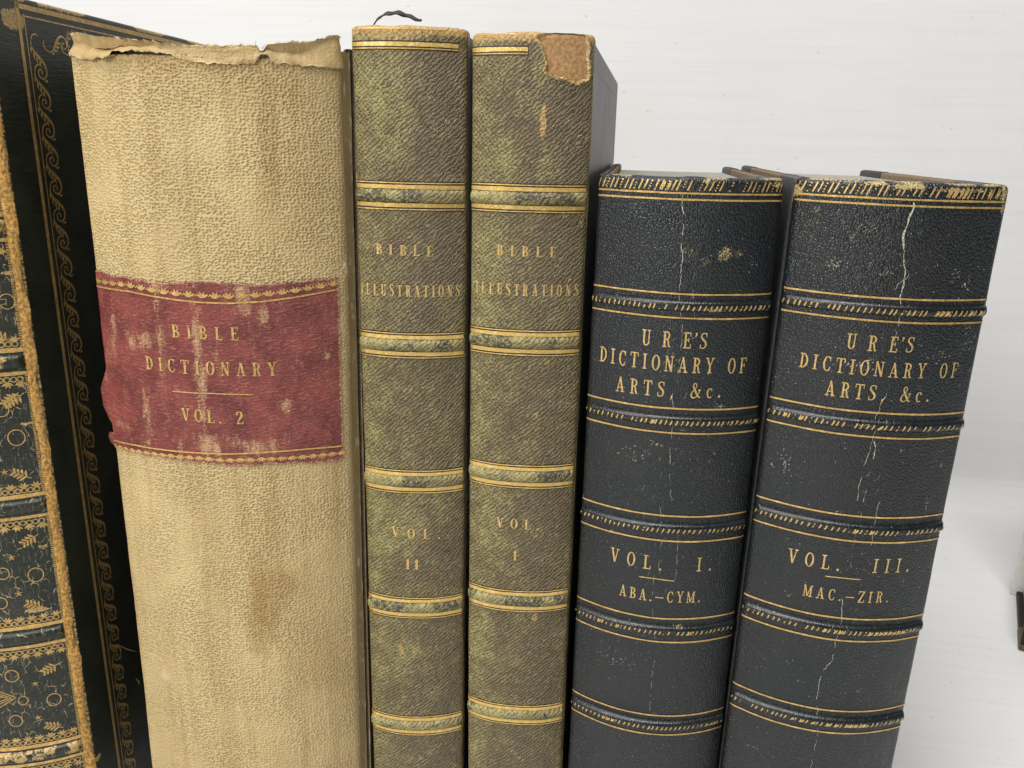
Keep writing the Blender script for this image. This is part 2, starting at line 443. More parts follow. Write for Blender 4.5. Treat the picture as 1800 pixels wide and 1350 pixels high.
# ------------------------------------------------------------------ curved spine surface
class Spine:
    """spine of a book standing on the table; local axes x = thickness, y = towards the fore-edge, z = up (cm)"""
    def __init__(s, x0, y0, yaw, lean, w, b, ret=0.5, p=2.2, fold=0.22, skew=0.0):
        s.w, s.b, s.ret, s.fold = w, b, ret, fold
        s.rot = Matrix.Rotation(math.radians(yaw), 4, 'Z') @ Matrix.Rotation(math.radians(lean), 4, 'Y')
        s.loc = np.array([x0, y0, 0.0])
        s.R = np.array(s.rot.to_3x3())
        t = np.linspace(-1, 1, 600)
        X, Y = t * w / 2, -b * (1 - np.abs(t) ** p)
        k = np.linspace(0, 1, 60)[1:]
        X = np.concatenate([np.full(59, -w / 2), X, np.full(59, w / 2)])
        Y = np.concatenate([(ret * k)[::-1], Y, ret * k]) + X * math.tan(math.radians(skew))     # a cocked spine is sheared
        L = np.concatenate([[0], np.cumsum(np.hypot(np.diff(X), np.diff(Y)))])
        n = 900
        Lr = np.linspace(0, L[-1], n)
        X, Y = np.interp(Lr, L, X), np.interp(Lr, L, Y)
        kw = max(3, int(0.16 / (L[-1] / n)))
        def sm(a):
            a2 = np.pad(a, kw, mode='reflect', reflect_type='odd')
            return np.convolve(a2, np.ones(2 * kw + 1) / (2 * kw + 1), 'valid')
        X, Y = sm(X), sm(Y)
        s.X, s.Y = X, Y
        L = np.concatenate([[0], np.cumsum(np.hypot(np.diff(X), np.diff(Y)))])
        s.U = L - np.interp(0.0, X[60:-60], L[60:-60])
        tx, ty = np.gradient(X), np.gradient(Y)
        q = np.hypot(tx, ty) + 1e-9
        s.NX, s.NY = ty / q, -tx / q
        s.u0, s.u1 = s.U[0], s.U[-1]
        s.uL, s.uR = np.interp(-w / 2 * .995, X[:450], s.U[:450]), np.interp(w / 2 * .995, X[450:], s.U[450:])
        s.H = 30.0
        s.dispf = lambda u, v: np.zeros_like(u)
        s.topf = lambda u: np.zeros_like(u)
    def ray(s, px, py):
        d = R_CAM @ np.array([(px - 900) / F_PX, (py - 675) / F_PX, 1.0])
        o = s.R.T @ (np.array([0, 0, CAM_H]) - s.loc)
        return o, s.R.T @ d
    def P(s, px, py):
        """photo pixel -> (u, v) on the spine"""
        o, d = s.ray(px, py)
        g = (s.X - o[0]) * d[1] - (s.Y - o[1]) * d[0]
        best = None
        for i in np.nonzero(g[:-1] * g[1:] <= 0)[0]:
            f = g[i] / (g[i] - g[i + 1] + 1e-12)
            x, y = s.X[i] + f * (s.X[i + 1] - s.X[i]), s.Y[i] + f * (s.Y[i + 1] - s.Y[i])
            k = (y - o[1]) / d[1]
            if k > 0 and (best is None or k < best[0]):
                best = (k, s.U[i] + f * (s.U[i + 1] - s.U[i]), o[2] + k * d[2])
        if best is None:                                   # beside the spine: nearest end
            j = int(np.argmin(np.abs(g)))
            k = (s.Y[j] - o[1]) / d[1]
            best = (k, s.U[j], o[2] + k * d[2])
        return best[1], best[2]
    def surf(s, u, v, off=0.0):
        u, v = np.asarray(u, float), np.asarray(v, float)
        x, y = np.interp(u, s.U, s.X), np.interp(u, s.U, s.Y)
        nx, ny = np.interp(u, s.U, s.NX), np.interp(u, s.U, s.NY)
        H = s.H + s.topf(u)
        r = s.fold
        a = np.clip((v - (H - r)) / r, 0, 3.0)
        z = np.where(a > 0, H - r + r * np.sin(a), v)
        ins = r * (1 - np.cos(a))
        o = off + s.dispf(u, v) - ins
        return np.stack([x + nx * o, y + ny * o, z], -1)

def build_spine(sp, mat, root, maskf, du=0.045, dv=0.045, name='spine', v0=0.05):
    nu = int((sp.u1 - sp.u0) / du); top = sp.H + sp.fold * 1.3
    nv = int((top - v0) / dv)
    U, V = np.meshgrid(np.linspace(sp.u0, sp.u1, nu), np.linspace(v0, top, nv), indexing='ij')
    u, v = U.ravel(), V.ravel()
    pts = sp.surf(u, v)
    mask = maskf(u, v)
    uv = np.stack([u, v], -1) * 10
    # inner skin so the leather has thickness
    nu2, nv2 = 24, 12
    U2, V2 = np.meshgrid(np.linspace(sp.u0, sp.u1, nu2), np.linspace(v0, sp.H - sp.fold - .1, nv2), indexing='ij')
    saved = sp.dispf; sp.dispf = lambda a, b: np.zeros_like(a)
    pin = sp.surf(U2.ravel(), V2.ravel(), -0.16)
    sp.dispf = saved
    verts = np.concatenate([pts, pin])
    q = np.concatenate([grid_quads(nu, nv), grid_quads(nu2, nv2, len(pts))[:, ::-1]])
    uv = np.concatenate([uv, np.stack([U2.ravel(), V2.ravel()], -1) * 10])
    mask = np.concatenate([mask, np.tile([[0, 0, 0, 0]], (len(pin), 1))])
    return raw_mesh(name, verts, q, mat, root, uv, mask)

# ------------------------------------------------------------------ flat tooling: strips laid on a surface
def resample(pts, step):
    pts = np.asarray(pts, float)
    d = np.concatenate([[0], np.cumsum(np.hypot(*np.diff(pts, axis=0).T))])
    n = max(2, int(math.ceil(d[-1] / step)) + 1)
    t = np.linspace(0, d[-1], n)
    return np.stack([np.interp(t, d, pts[:, 0]), np.interp(t, d, pts[:, 1])], -1), t / max(d[-1], 1e-9)

def strip(pts, width, step=None):
    """polyline + width(s) -> (left, right) edge arrays"""
    pts = np.asarray(pts, float)
    w = np.asarray(width, float)
    if step:
        n0 = len(pts)
        p2, t = resample(pts, step)
        if w.ndim:
            d = np.concatenate([[0], np.cumsum(np.hypot(*np.diff(pts, axis=0).T))]); d /= max(d[-1], 1e-9)
            w = np.interp(t, d, w)
        pts = p2
    if w.ndim == 0:
        w = np.full(len(pts), float(w))
    tg = np.gradient(pts, axis=0)
    tg /= (np.hypot(tg[:, 0], tg[:, 1])[:, None] + 1e-12)
    nrm = np.stack([-tg[:, 1], tg[:, 0]], -1)
    return pts + nrm * w[:, None] / 2, pts - nrm * w[:, None] / 2

STUFF = {'gilt_tooling', 'scuff_marks', 'leather_crack_and_shade', 'gilt_bead_row', 'gilt_palmettes', 'gilt_dotted_line', 'torn_leather_edge'}
def decal(name, strips, surf, mat, root, off=0.012, offf=None):
    vs, qs, uvs = [], [], []
    base = 0
    for l, r in strips:
        k = len(l)
        p = np.empty((2 * k, 2))
        p[0::2], p[1::2] = l, r
        o = off if offf is None else off + offf(p[:, 0], p[:, 1])
        vs.append(surf(p[:, 0], p[:, 1], o))
        uvs.append(p * 10)
        i = np.arange(k - 1) * 2 + base
        qs.append(np.stack([i, i + 1, i + 3, i + 2], -1))
        base += 2 * k
    o = raw_mesh(name, np.concatenate(vs), np.concatenate(qs), mat, root, np.concatenate(uvs), None, True)
    if name in STUFF: o['kind'] = 'stuff'
    return o

# ------------------------------------------------------------------ engraved serif letters as strips (cap height 1)
def bowl(cx, cy, rx, ry, a0, a1, thick, thin, n=18):
    t = np.radians(np.linspace(a0, a1, n))
    return (np.stack([cx + rx * np.cos(t), cy + ry * np.sin(t)], -1), thin + (thick - thin) * np.abs(np.cos(t)) ** 1.3)

def spl(pts, ws, n=30):
    """smooth curve through points (Catmull-Rom)"""
    p = np.asarray(pts, float); w = np.asarray(ws, float)
    q = np.vstack([2 * p[0] - p[1], p, 2 * p[-1] - p[-2]])
    out, wo = [], []
    per = max(2, n // (len(p) - 1))
    for i in range(len(p) - 1):
        for k in range(per):
            t = k / per
            a, b, c, d = q[i], q[i + 1], q[i + 2], q[i + 3]
            out.append(.5 * (2 * b + (c - a) * t + (2 * a - 5 * b + 4 * c - d) * t * t + (3 * b - a - 3 * c + d) * t ** 3))
            wo.append(w[i] * (1 - t) + w[i + 1] * t)
    out.append(p[-1]); wo.append(w[-1])
    return np.array(out), np.array(wo)

def glyph(c, T=.17, h=.07):
    L = lambda x0, y0, x1, y1, w: (np.array([[x0, y0], [(x0 + x1) / 2, (y0 + y1) / 2], [x1, y1]]), w)
    sf = lambda x, y, l=.17: L(x - l, y, x + l, y, h * 1.15)
    b0, b1 = h * .55, 1 - h * .55
    st = lambda x, w=T: [L(x, 0, x, 1, w), sf(x, b0), sf(x, b1)]
    if c == 'I': return st(.19), .38
    if c == 'L': return st(.18) + [L(.1, b0, .56, b0, h * 1.2), L(.555, 0, .56, .26, h)], .60
    if c in 'EF':
        s = [L(.18, 0, .18, 1, T), sf(.18, b0), L(.02, b1, .55, b1, h * 1.15), L(.54, 1, .55, .76, h), L(.2, .52, .42, .52, h), L(.42, .40, .42, .64, h)]
        if c == 'E': s += [L(.02, b0, .57, b0, h * 1.15), L(.56, 0, .575, .26, h)]
        return s, .60
    if c == 'T': return [L(.30, 0, .30, 1, T), sf(.30, b0), L(.0, b1, .60, b1, h * 1.15), L(.01, 1, .0, .74, h), L(.59, 1, .60, .74, h)], .60
    if c == 'U': return [L(.17, .25, .17, 1, T), sf(.17, b1), L(.55, .25, .55, 1, h * 1.25), sf(.55, b1, .13), bowl(.36, .27, .19, .235, 180, 360, T * .9, h)], .70
    if c == 'N': return [L(.13, 0, .13, 1, h * 1.2), sf(.13, b0, .13), L(.04, b1, .18, b1, h), L(.13, 1, .57, 0, T), L(.57, 0, .57, 1, h * 1.2), sf(.57, b1, .13)], .70
    if c == 'M': return [L(.12, 0, .12, 1, h * 1.2), sf(.12, b0, .12), L(.03, b1, .17, b1, h), L(.14, 1, .41, .05, T * .85), L(.41, .05, .68, 1, h), L(.70, 0, .70, 1, T), sf(.70, b0), L(.66, b1, .86, b1, h)], .86
    if c == 'A': return [L(.34, 1, .12, 0, h * 1.15), L(.33, 1, .58, 0, T), L(.17, .30, .52, .30, h), sf(.12, b0, .13), sf(.58, b0, .15)], .72
    if c == 'V': return [L(.12, 1, .36, 0, T), L(.37, 0, .58, 1, h * 1.15), sf(.12, b1, .15), sf(.58, b1, .13)], .72
    if c == 'Y': return [L(.10, 1, .34, .45, T * .95), L(.56, 1, .35, .45, h * 1.15), L(.34, 0, .34, .48, T), sf(.34, b0), sf(.10, b1, .13), sf(.56, b1, .12)], .68
    if c == 'Z': return [L(.04, b1, .56, b1, h * 1.2), L(.55, 1, .08, 0, T), L(.05, b0, .58, b0, h * 1.2), L(.04, 1, .03, .74, h), L(.575, 0, .585, .26, h)], .62
    if c == 'O': return [bowl(.33, .5, .25, .475, 0, 360, T, h, 34)], .66
    if c == 'C': return [bowl(.34, .5, .255, .475, 48, 312, T, h, 30), L(.52, .70, .525, .97, h), L(.52, .16, .55, .30, h)], .62
    if c == 'D': return st(.18) + [bowl(.22, .5, .36, .465, -90, 90, T, h, 24)], .66
    if c == 'B': return st(.18) + [bowl(.24, .735, .25, .235, -90, 90, T * .9, h, 16), bowl(.24, .26, .31, .235, -90, 90, T, h, 16)], .62
    if c == 'R': return st(.18) + [bowl(.24, .735, .27, .235, -90, 90, T * .9, h, 16), (spl([(.28, .5), (.42, .44), (.47, .22), (.54, .05), (.64, .05)], [h, T * .8, T * .9, T * .8, h], 20))], .68
    if c == 'S': return [spl([(.49, .80), (.44, .93), (.28, .97), (.13, .89), (.11, .72), (.28, .55), (.44, .40), (.47, .22), (.38, .07), (.22, .03), (.09, .10), (.06, .24)], [h, h, h, T * .6, T * .85, T, T, T * .85, T * .5, h, h, h], 44), L(.49, .72, .49, .98, h), L(.06, .02, .06, .28, h)], .56
    if c == '2': return [spl([(.09, .72), (.12, .90), (.28, .97), (.44, .88), (.44, .68), (.28, .40), (.08, .06)], [T, T * .7, h, T * .8, T, T * .8, h], 36), L(.06, .06, .52, .06, T * .75), L(.52, .03, .54, .24, h)], .58
    if c == '&': return [spl([(.72, .52), (.62, .28), (.42, .06), (.20, .03), (.07, .18), (.14, .40), (.36, .62), (.45, .82), (.36, .97), (.22, .90), (.22, .72), (.40, .42), (.60, .12), (.78, .02)], [h, h, h, T * .6, T * .9, T * .6, h, T * .6, h, T * .6, T * .8, T, T * .9, h], 60), L(.58, .53, .80, .53, h)], .82
    if c == 'c': return [bowl(.26, .32, .19, .30, 50, 310, T * .9, h, 24), L(.39, .46, .41, .58, T * .7)], .50
    if c == '.': return [L(.02, .075, .18, .075, .15)], .22
    if c == ',': return [spl([(.10, .12), (.13, .0), (.04, -.18)], [.15, .12, .03], 8)], .24
    if c == "'": return [spl([(.08, .98), (.12, .88), (.04, .70)], [.14, .12, .03], 8)], .16
    if c == '-': return [L(.0, .40, .78, .40, h * 1.3)], .80
    return [], .42

def lettering(sp, text, pL, pR, cap_px, mat, root, cond=.78, T=.17, h=.07, off=.013, shadow=None, name='title_lettering', jit=.012):
    """one stamped line of letters from baseline pixel pL to pR"""
    uL, vL = sp.P(*pL); uR, vR = sp.P(*pR)
    cap = sp.P(pL[0], pL[1] - cap_px)[1] - vL
    xs = cap * cond
    G = [glyph(c, T / cond, h / (cond ** .5)) for c in text]
    tot = sum(g[1] for g in G)
    ap = text.count("'")
    tr = ((uR - uL) / xs - tot) / max(1, len(G) - 1 - 1.4 * ap)
    out, pen = [], 0.0
    for i_, (g, adv) in enumerate(G):
        jx, jy, ja = rng.uniform(-jit, jit), rng.uniform(-jit, jit), rng.uniform(-.02, .02)
        for pts, w in g:
            l, r = strip(np.asarray(pts), np.asarray(w, float))
            def tf(q):
                x = (q[:, 0] + pen + jx) * xs
                y = (q[:, 1] + jy + ja * q[:, 0]) * cap
                f = x / (uR - uL)
                return np.stack([uL + x, vL + f * (vR - vL) + y], -1)
            out.append((tf(l), tf(r)))
        pen += adv + (.3 * tr if text[i_:i_ + 2].count("'") else tr)
    o = decal(name, out, sp.surf, mat, root, off)
    return o

def decals(name, strips, surf, mat, root, off=0.012, offf=None):
    for s_ in strips:
        decal(name, s_ if isinstance(s_, list) else [s_], surf, mat, root, off, offf)

def hline(sp, v, half, ua, ub, wob=.006, step=.12, seed=0, jag=0.0):
    """fillet across the spine at height v"""
    n = max(4, int((ub - ua) / step))
    u = np.linspace(ua, ub, n)
    y = v + (fbm(u * .8, np.full(n, v), seed, 2) - .5) * wob * 2
    hw = half * (1 + jag * (fbm(u * 5, np.full(n, v * 3), seed + 5, 2) - .5))
    return (np.stack([u, y + hw], -1), np.stack([u, y - hw], -1))

def crack_line(sp, pix, width, jitter, seed, gaps=.15):
    """broken jagged crack following photo pixels"""
    r = random.Random(seed)
    pts = np.array([sp.P(*p) for p in pix])
    p, t = resample(pts, .05)
    n = len(p)
    p = p + np.stack([(fbm(np.arange(n) * .35, np.zeros(n), seed, 3) - .5) * jitter * 2, np.zeros(n)], -1)
    w = width * (.25 + 1.3 * fbm(np.arange(n) * .30, np.ones(n), seed + 3, 2))
    out, i = [], 0
    while i < n - 3:
        k = r.randint(4, 13 if gaps > .5 else 22)
        seg = slice(i, min(n, i + k))
        if len(p[seg]) > 2:
            ww = w[seg].copy(); ww[0] *= .2; ww[-1] *= .2
            out.append(strip(p[seg], ww))
        i += k - 1
        if r.random() < gaps: i += r.randint(2, 9)
    return out

def scratches(sp, centre, ru, rv, n, ln, width, ang, seed, spread=.5):
    r = random.Random(seed)
    cu, cv = sp.P(*centre)
    out = []
    for _ in range(n):
        u, v = cu + r.gauss(0, ru), cv + r.gauss(0, rv)
        a = math.radians(ang) + r.gauss(0, spread)
        l = ln * r.uniform(.3, 1.2)
        p = np.array([[u, v], [u + .5 * l * math.cos(a) + r.uniform(-.1, .1) * l, v + .5 * l * math.sin(a)], [u + l * math.cos(a), v + l * math.sin(a)]])
        w = width * r.uniform(.4, 1.3)
        out.append(strip(p, [w * .3, w, w * .2]))
    return out

# ------------------------------------------------------------------ boards and page blocks
def slab(name, x_in, x_out, y0, y1, z0, z1, mat, root, r=.12, maskf=None, corner=.25, dense=.25):
    """cover board: outer face rounded to its edges, rounded outer corners"""
    sgn = 1 if x_out > x_in else -1
    th = abs(x_out - x_in)
    def axis(a, b):
        e = np.array([0, .15, .35, .6, .85, 1.0]) * r
        mid = np.linspace(a + r, b - r, max(3, int((b - a) / dense)))[1:-1]
        return np.concatenate([a + e, mid, (b - e)[::-1]])
    ys, zs = axis(y0, y1), axis(z0, z1)
    Y, Z = np.meshgrid(ys, zs, indexing='ij')
    Y, Z = Y.ravel().copy(), Z.ravel().copy()
    e = np.minimum(np.minimum(Y - y0, y1 - Y), np.minimum(Z - z0, z1 - Z))
    d = np.where(e < r, r - np.sqrt(np.maximum(0, r * r - (r - e) ** 2)), 0)
    # round the two fore-edge corners
    for zc, s in ((z0 + corner, -1), (z1 - corner, 1)):
        yc = y1 - corner
        m_ = (Y > yc) & ((Z - zc) * s > 0)
        q = np.hypot(Y - yc, Z - zc); mx = np.maximum(Y - yc, np.abs(Z - zc))
        f = np.where(m_ & (q > 1e-6), mx / np.maximum(q, 1e-6), 1)
        Y = np.where(m_, yc + (Y - yc) * f, Y); Z = np.where(m_, zc + (Z - zc) * f, Z)
    X = x_out - sgn * np.minimum(d, th * .5)
    outer = np.stack([X, Y, Z], -1)
    inner = outer.copy(); inner[:, 0] = x_in + sgn * np.minimum(d, th * .45)
    nu, nv = len(ys), len(zs)
    q = grid_quads(nu, nv); N = nu * nv
    if sgn < 0: q = q[:, ::-1]
    q2 = q[:, ::-1] + N
    idx = np.arange(N).reshape(nu, nv)
    ring = np.concatenate([idx[:, 0], idx[-1, 1:], idx[-2::-1, -1], idx[0, -2:0:-1]])
    rn = np.roll(ring, -1)
    side = np.stack([ring, ring + N, rn + N, rn], -1)
    if sgn < 0: side = side[:, ::-1]
    side = side[:, ::-1]
    verts = np.concatenate([outer, inner])
    uv = np.concatenate([np.stack([Y, Z], -1), np.stack([Y, Z + X], -1)]) * 10
    if maskf is None: mask = np.tile([[0, 0, 0, 1.]], (2 * N, 1))
    else: mask = np.concatenate([maskf(Y, Z, e)] * 2)
    return raw_mesh(name, verts, np.concatenate([q, q2, side]), mat, root, uv, mask)

def page_block(name, w, y0, y1, z0, z1, mat, root, bulge=0.0, hollow=.35):
    """text block with rounded spine side and hollow fore-edge; uv runs across the leaves"""
    n = 26
    t = np.linspace(-1, 1, n)
    front = np.stack([t * w / 2, y0 - bulge * (1 - t * t)], -1)
    back = np.stack([t[::-1] * w / 2, y1 - hollow * (1 - t * t)], -1)
    loop = np.concatenate([front, back]); k = len(loop)
    zs = [z0, z1]
    V = np.concatenate([np.column_stack([loop, np.full(k, z)]) for z in zs])
    i = np.arange(k); j = (i + 1) % k
    q = np.stack([i, j, j + k, i + k], -1)
    a = np.arange(n - 1); b = 2 * n - 1 - a
    top = np.stack([a, a + 1, b - 1, b], -1)
    q = np.concatenate([q, top + k, top[:, ::-1]])
    uv = np.column_stack([V[:, 0] * 10 + V[:, 2] * 0, V[:, 1] * 10 + V[:, 2] * 10])
    return raw_mesh(name, V, q, mat, root, uv, None, False)

def rbox(name, lo, hi, mat, root, r=.05):
    """small box with chamfered edges"""
    lo, hi = np.array(lo, float), np.array(hi, float)
    import bmesh
    bm = bmesh.new()
    bmesh.ops.create_cube(bm, size=1)
    for v in bm.verts:
        v.co = Vector([(lo[i] + hi[i]) / 2 + v.co[i] * (hi[i] - lo[i]) for i in range(3)])
    bmesh.ops.bevel(bm, geom=bm.edges[:], offset=r, segments=2, profile=.5, affect='EDGES')
    for v in bm.verts: v.co *= CM
    me = bpy.data.meshes.new(name)
    bm.to_mesh(me); bm.free()
    l = me.uv_layers.new(name='UVMap')
    for lp in me.loops:
        c = me.vertices[lp.vertex_index].co
        l.data[lp.index].uv = ((c.x + c.y) * 1000, (c.z + c.y * .5) * 1000)
    me.materials.append(mat)
    o = bpy.data.objects.new(name, me)
    scene.collection.objects.link(o)
    o.parent = root
    return o

def raised_band(sp, v, half, height, mat, root, maskf, ua=None, ub=None, seed=0, name='raised_band'):
    ua = sp.uL if ua is None else ua; ub = sp.uR if ub is None else ub
    nu = int((ub - ua) / .06); nk = 15
    u = np.linspace(ua, ub, nu); k = np.linspace(-1, 1, nk)
    U, K = np.meshgrid(u, k, indexing='ij'); U, K = U.ravel(), K.ravel()
    wob = (fbm(U * .7, U * 0 + v, seed, 2) - .5) * .03
    end = sstep(0, .22, U - ua) * sstep(0, .22, ub - U)
    off = height * (1 - np.abs(K) ** 2.6) ** .6 * (.06 + .94 * end) * (1 + .05 * (fbm(U * 1.5, K + v, seed + 2, 3) - .5)) - .012
    V = v + wob + K * half
    pts = sp.surf(U, V, off)
    mask = maskf(U, V)
    o = raw_mesh(name, pts, grid_quads(nu, nk), mat, root, np.stack([U, V], -1) * 10, mask)
    def prof(uu, vv):
        k_ = np.minimum(1, np.abs((vv - v - (fbm(uu * .7, uu * 0 + v, seed, 2) - .5) * .03) / half))
        e_ = sstep(0, .22, uu - ua) * sstep(0, .22, ub - uu)
        return np.maximum(0, height * (1 - k_ ** 2.6) ** .6 * (.06 + .94 * e_) * 1.05)
    return o, prof

def threads(name, roots, dirs, length, mat, root, seed, width=.018, curl=.5):
    """frayed fibres: thin bent ribbons"""
    r = random.Random(seed)
    vs, qs = [], []
    for p, d in zip(roots, dirs):
        p = np.array(p, float); d = np.array(d, float)
        L = length * r.uniform(.3, 1.2); k = 5
        c = np.array([r.uniform(-1, 1) for _ in range(3)]) * curl
        w = width * r.uniform(.5, 1.2)
        a = len(vs)
        for i in range(k):
            t = i / (k - 1)
            q = p + d * L * t + c * L * t * t
            s = w * (1 - .8 * t)
            vs += [q + (s / 2, 0, 0), q + (-s / 2, 0, 0), q + (0, -s * .6, 0)]
        for i in range(k - 1):
            b = a + i * 3
            for e in range(3):
                f = (e + 1) % 3
                qs.append((b + e, b + f, b + 3 + f, b + 3 + e))
    o = raw_mesh(name, vs, qs, mat, root, np.array(vs)[:, :2] * 10)
    o['kind'] = 'stuff'
    return o

def book(name, sp, label):
    root = empty(name, sp.loc, sp.rot)
    tag(root, label, 'book', 'old leather and cloth books standing in a row')
    return root

Z0 = lambda a, b=None: np.zeros_like(a)

# ================================================================== SETTING
def table_pt(px, py, z=0.0):
    d = R_CAM @ np.array([(px - 900) / F_PX, (py - 675) / F_PX, 1.0])
    k = (z - CAM_H) / d[2]
    return np.array([0, 0, CAM_H]) + d * k
WALL_Y = table_pt(1700, 885)[1]
def backdrop():
    """one white sheet: table surface that sweeps up through a small cove into the wall behind"""
    a = np.linspace(0, math.pi / 2, 14)
    prof = [(y, 0.0) for y in np.linspace(-90, WALL_Y - 3.5, 14)] + [(WALL_Y - 3.0 + 3.0 * math.sin(t), 3.0 * (1 - math.cos(t))) for t in a] + [(WALL_Y, z) for z in np.linspace(4, 110, 20)]
    prof = np.array(prof)
    d = np.concatenate([[0], np.cumsum(np.hypot(*np.diff(prof, axis=0).T))])
    xs = np.linspace(-120, 130, 12)
    V = np.array([(x, y, z) for x in xs for y, z in prof])
    uv = np.array([(x, q) for x in xs for q in d]) * 10
    tag(raw_mesh('table_backdrop', V, grid_quads(len(xs), len(prof)), M['wall'], None, uv), kind='structure')
backdrop()

# ================================================================== BOOK 2: thick beige cloth book with the red label
sp = Spine(-13.44, 23.8, 5.0, .27, 8.0, 1.30, ret=.45, p=2.3, fold=.02, skew=4.0)
sp.H = sp.P(380, 98)[1]
def d2(u, v):
    return (fbm(u * .35, v * .22, 3, 3) - .5) * .10 + (fbm(u * 1.6, v * 1.1, 9, 3) - .5) * .03
sp.dispf = d2
sp.topf = lambda u: (fbm(u * 1.3, u * 0, 4, 3) - .5) * .10
b2 = book('cloth_bound_book', sp, 'thick beige cloth book with torn headcap and red BIBLE DICTIONARY label')
def mask2(u, v):
    P = sp.P
    g = np.zeros_like(u)
    for px, py, ru, rv, a, sd in ((466, 1062, .60, 1.8, .80, 1), (490, 1035, .62, 1.0, .70, 31), (448, 1095, .36, 1.4, .65, 32), (472, 235, .34, 2.4, .62, 2), (430, 160, 2.2, .8, .30, 3), (560, 1180, 1.4, 2.5, .16, 4),
                                  (300, 1180, .9, .8, .10, 5), (210, 1080, .35, 2.5, .16, 6), (480, 900, .3, 3.0, .22, 7), (520, 330, 1.0, 2.0, .20, 8), (350, 110, 3.0, .35, .42, 9)):
        c = P(px, py)
        g = np.maximum(g, a * blob(u, v, c[0], c[1], ru, rv, .45, sd))
    b = .38 * sstep(sp.uR - .42, sp.uR + .05, u) + .10 * sstep(sp.uR - 1.6, sp.uR - .4, u)
    r = np.zeros_like(u)
    for px, py, ru, rv, a, sd in ((607, 470, .10, .28, .9, 21), (624, 855, .08, .12, .8, 22), (290, 1185, .3, .3, .35, 23), (632, 1235, .06, .12, .8, 24)):
        c = P(px, py)
        r = np.maximum(r, a * blob(u, v, c[0], c[1], ru, rv, .6, sd))
    al = 1 - sstep(sp.uR - .12, sp.uR + .02, u) * .9
    return np.stack([r, g, b, al], -1)
spine2 = build_spine(sp, M['cloth'], b2, mask2)
W2, D2 = sp.w, 19.0
for sg in (-1, 1):
    slab('board', sg * (sp.w / 2 - .10), sg * (sp.w / 2 + .27), .75, D2, .02, sp.H + .45, M['joint_brown'], b2)
    zz = np.linspace(.05, sp.H + .35, 300); kk = np.linspace(0, 1, 9)
    Zj, Kj = np.meshgrid(zz, kk, indexing='ij'); Zj, Kj = Zj.ravel(), Kj.ravel()
    Xj = sp.w / 2 - .04 + .30 * Kj ** .8 - .05 * np.sin(Kj * math.pi); Yj = .16 + .62 * Kj + .10 * np.sin(Kj * math.pi)
    Xj = Xj + (fbm(Zj * .6, Kj, 44, 3) - .5) * .03
    Yj = Yj + sg * (sp.w / 2) * math.tan(math.radians(4.0)) * (1 - Kj)
    mk = np.stack([.8 * sstep(.66, .8, fbm(Zj * 1.5, Kj * 3, 9, 3)), 0 * Zj + .1, .48 + .35 * Kj + .25 * fbm(Zj, Kj * 4, 3, 3), 0 * Zj + .12], -1)  # shade of the groove painted into the cloth, deepening towards the board
    q_ = grid_quads(len(zz), len(kk))
    raw_mesh('joint', np.stack([sg * Xj, Yj, Zj], -1), q_ if sg < 0 else q_[:, ::-1], M['cloth'], b2, np.stack([Kj * 7, Zj * 10], -1), mk)
page_block('page_block', sp.w - .8, .25, D2 - .4, .4, sp.H - .35, M['pages'], b2, .75)
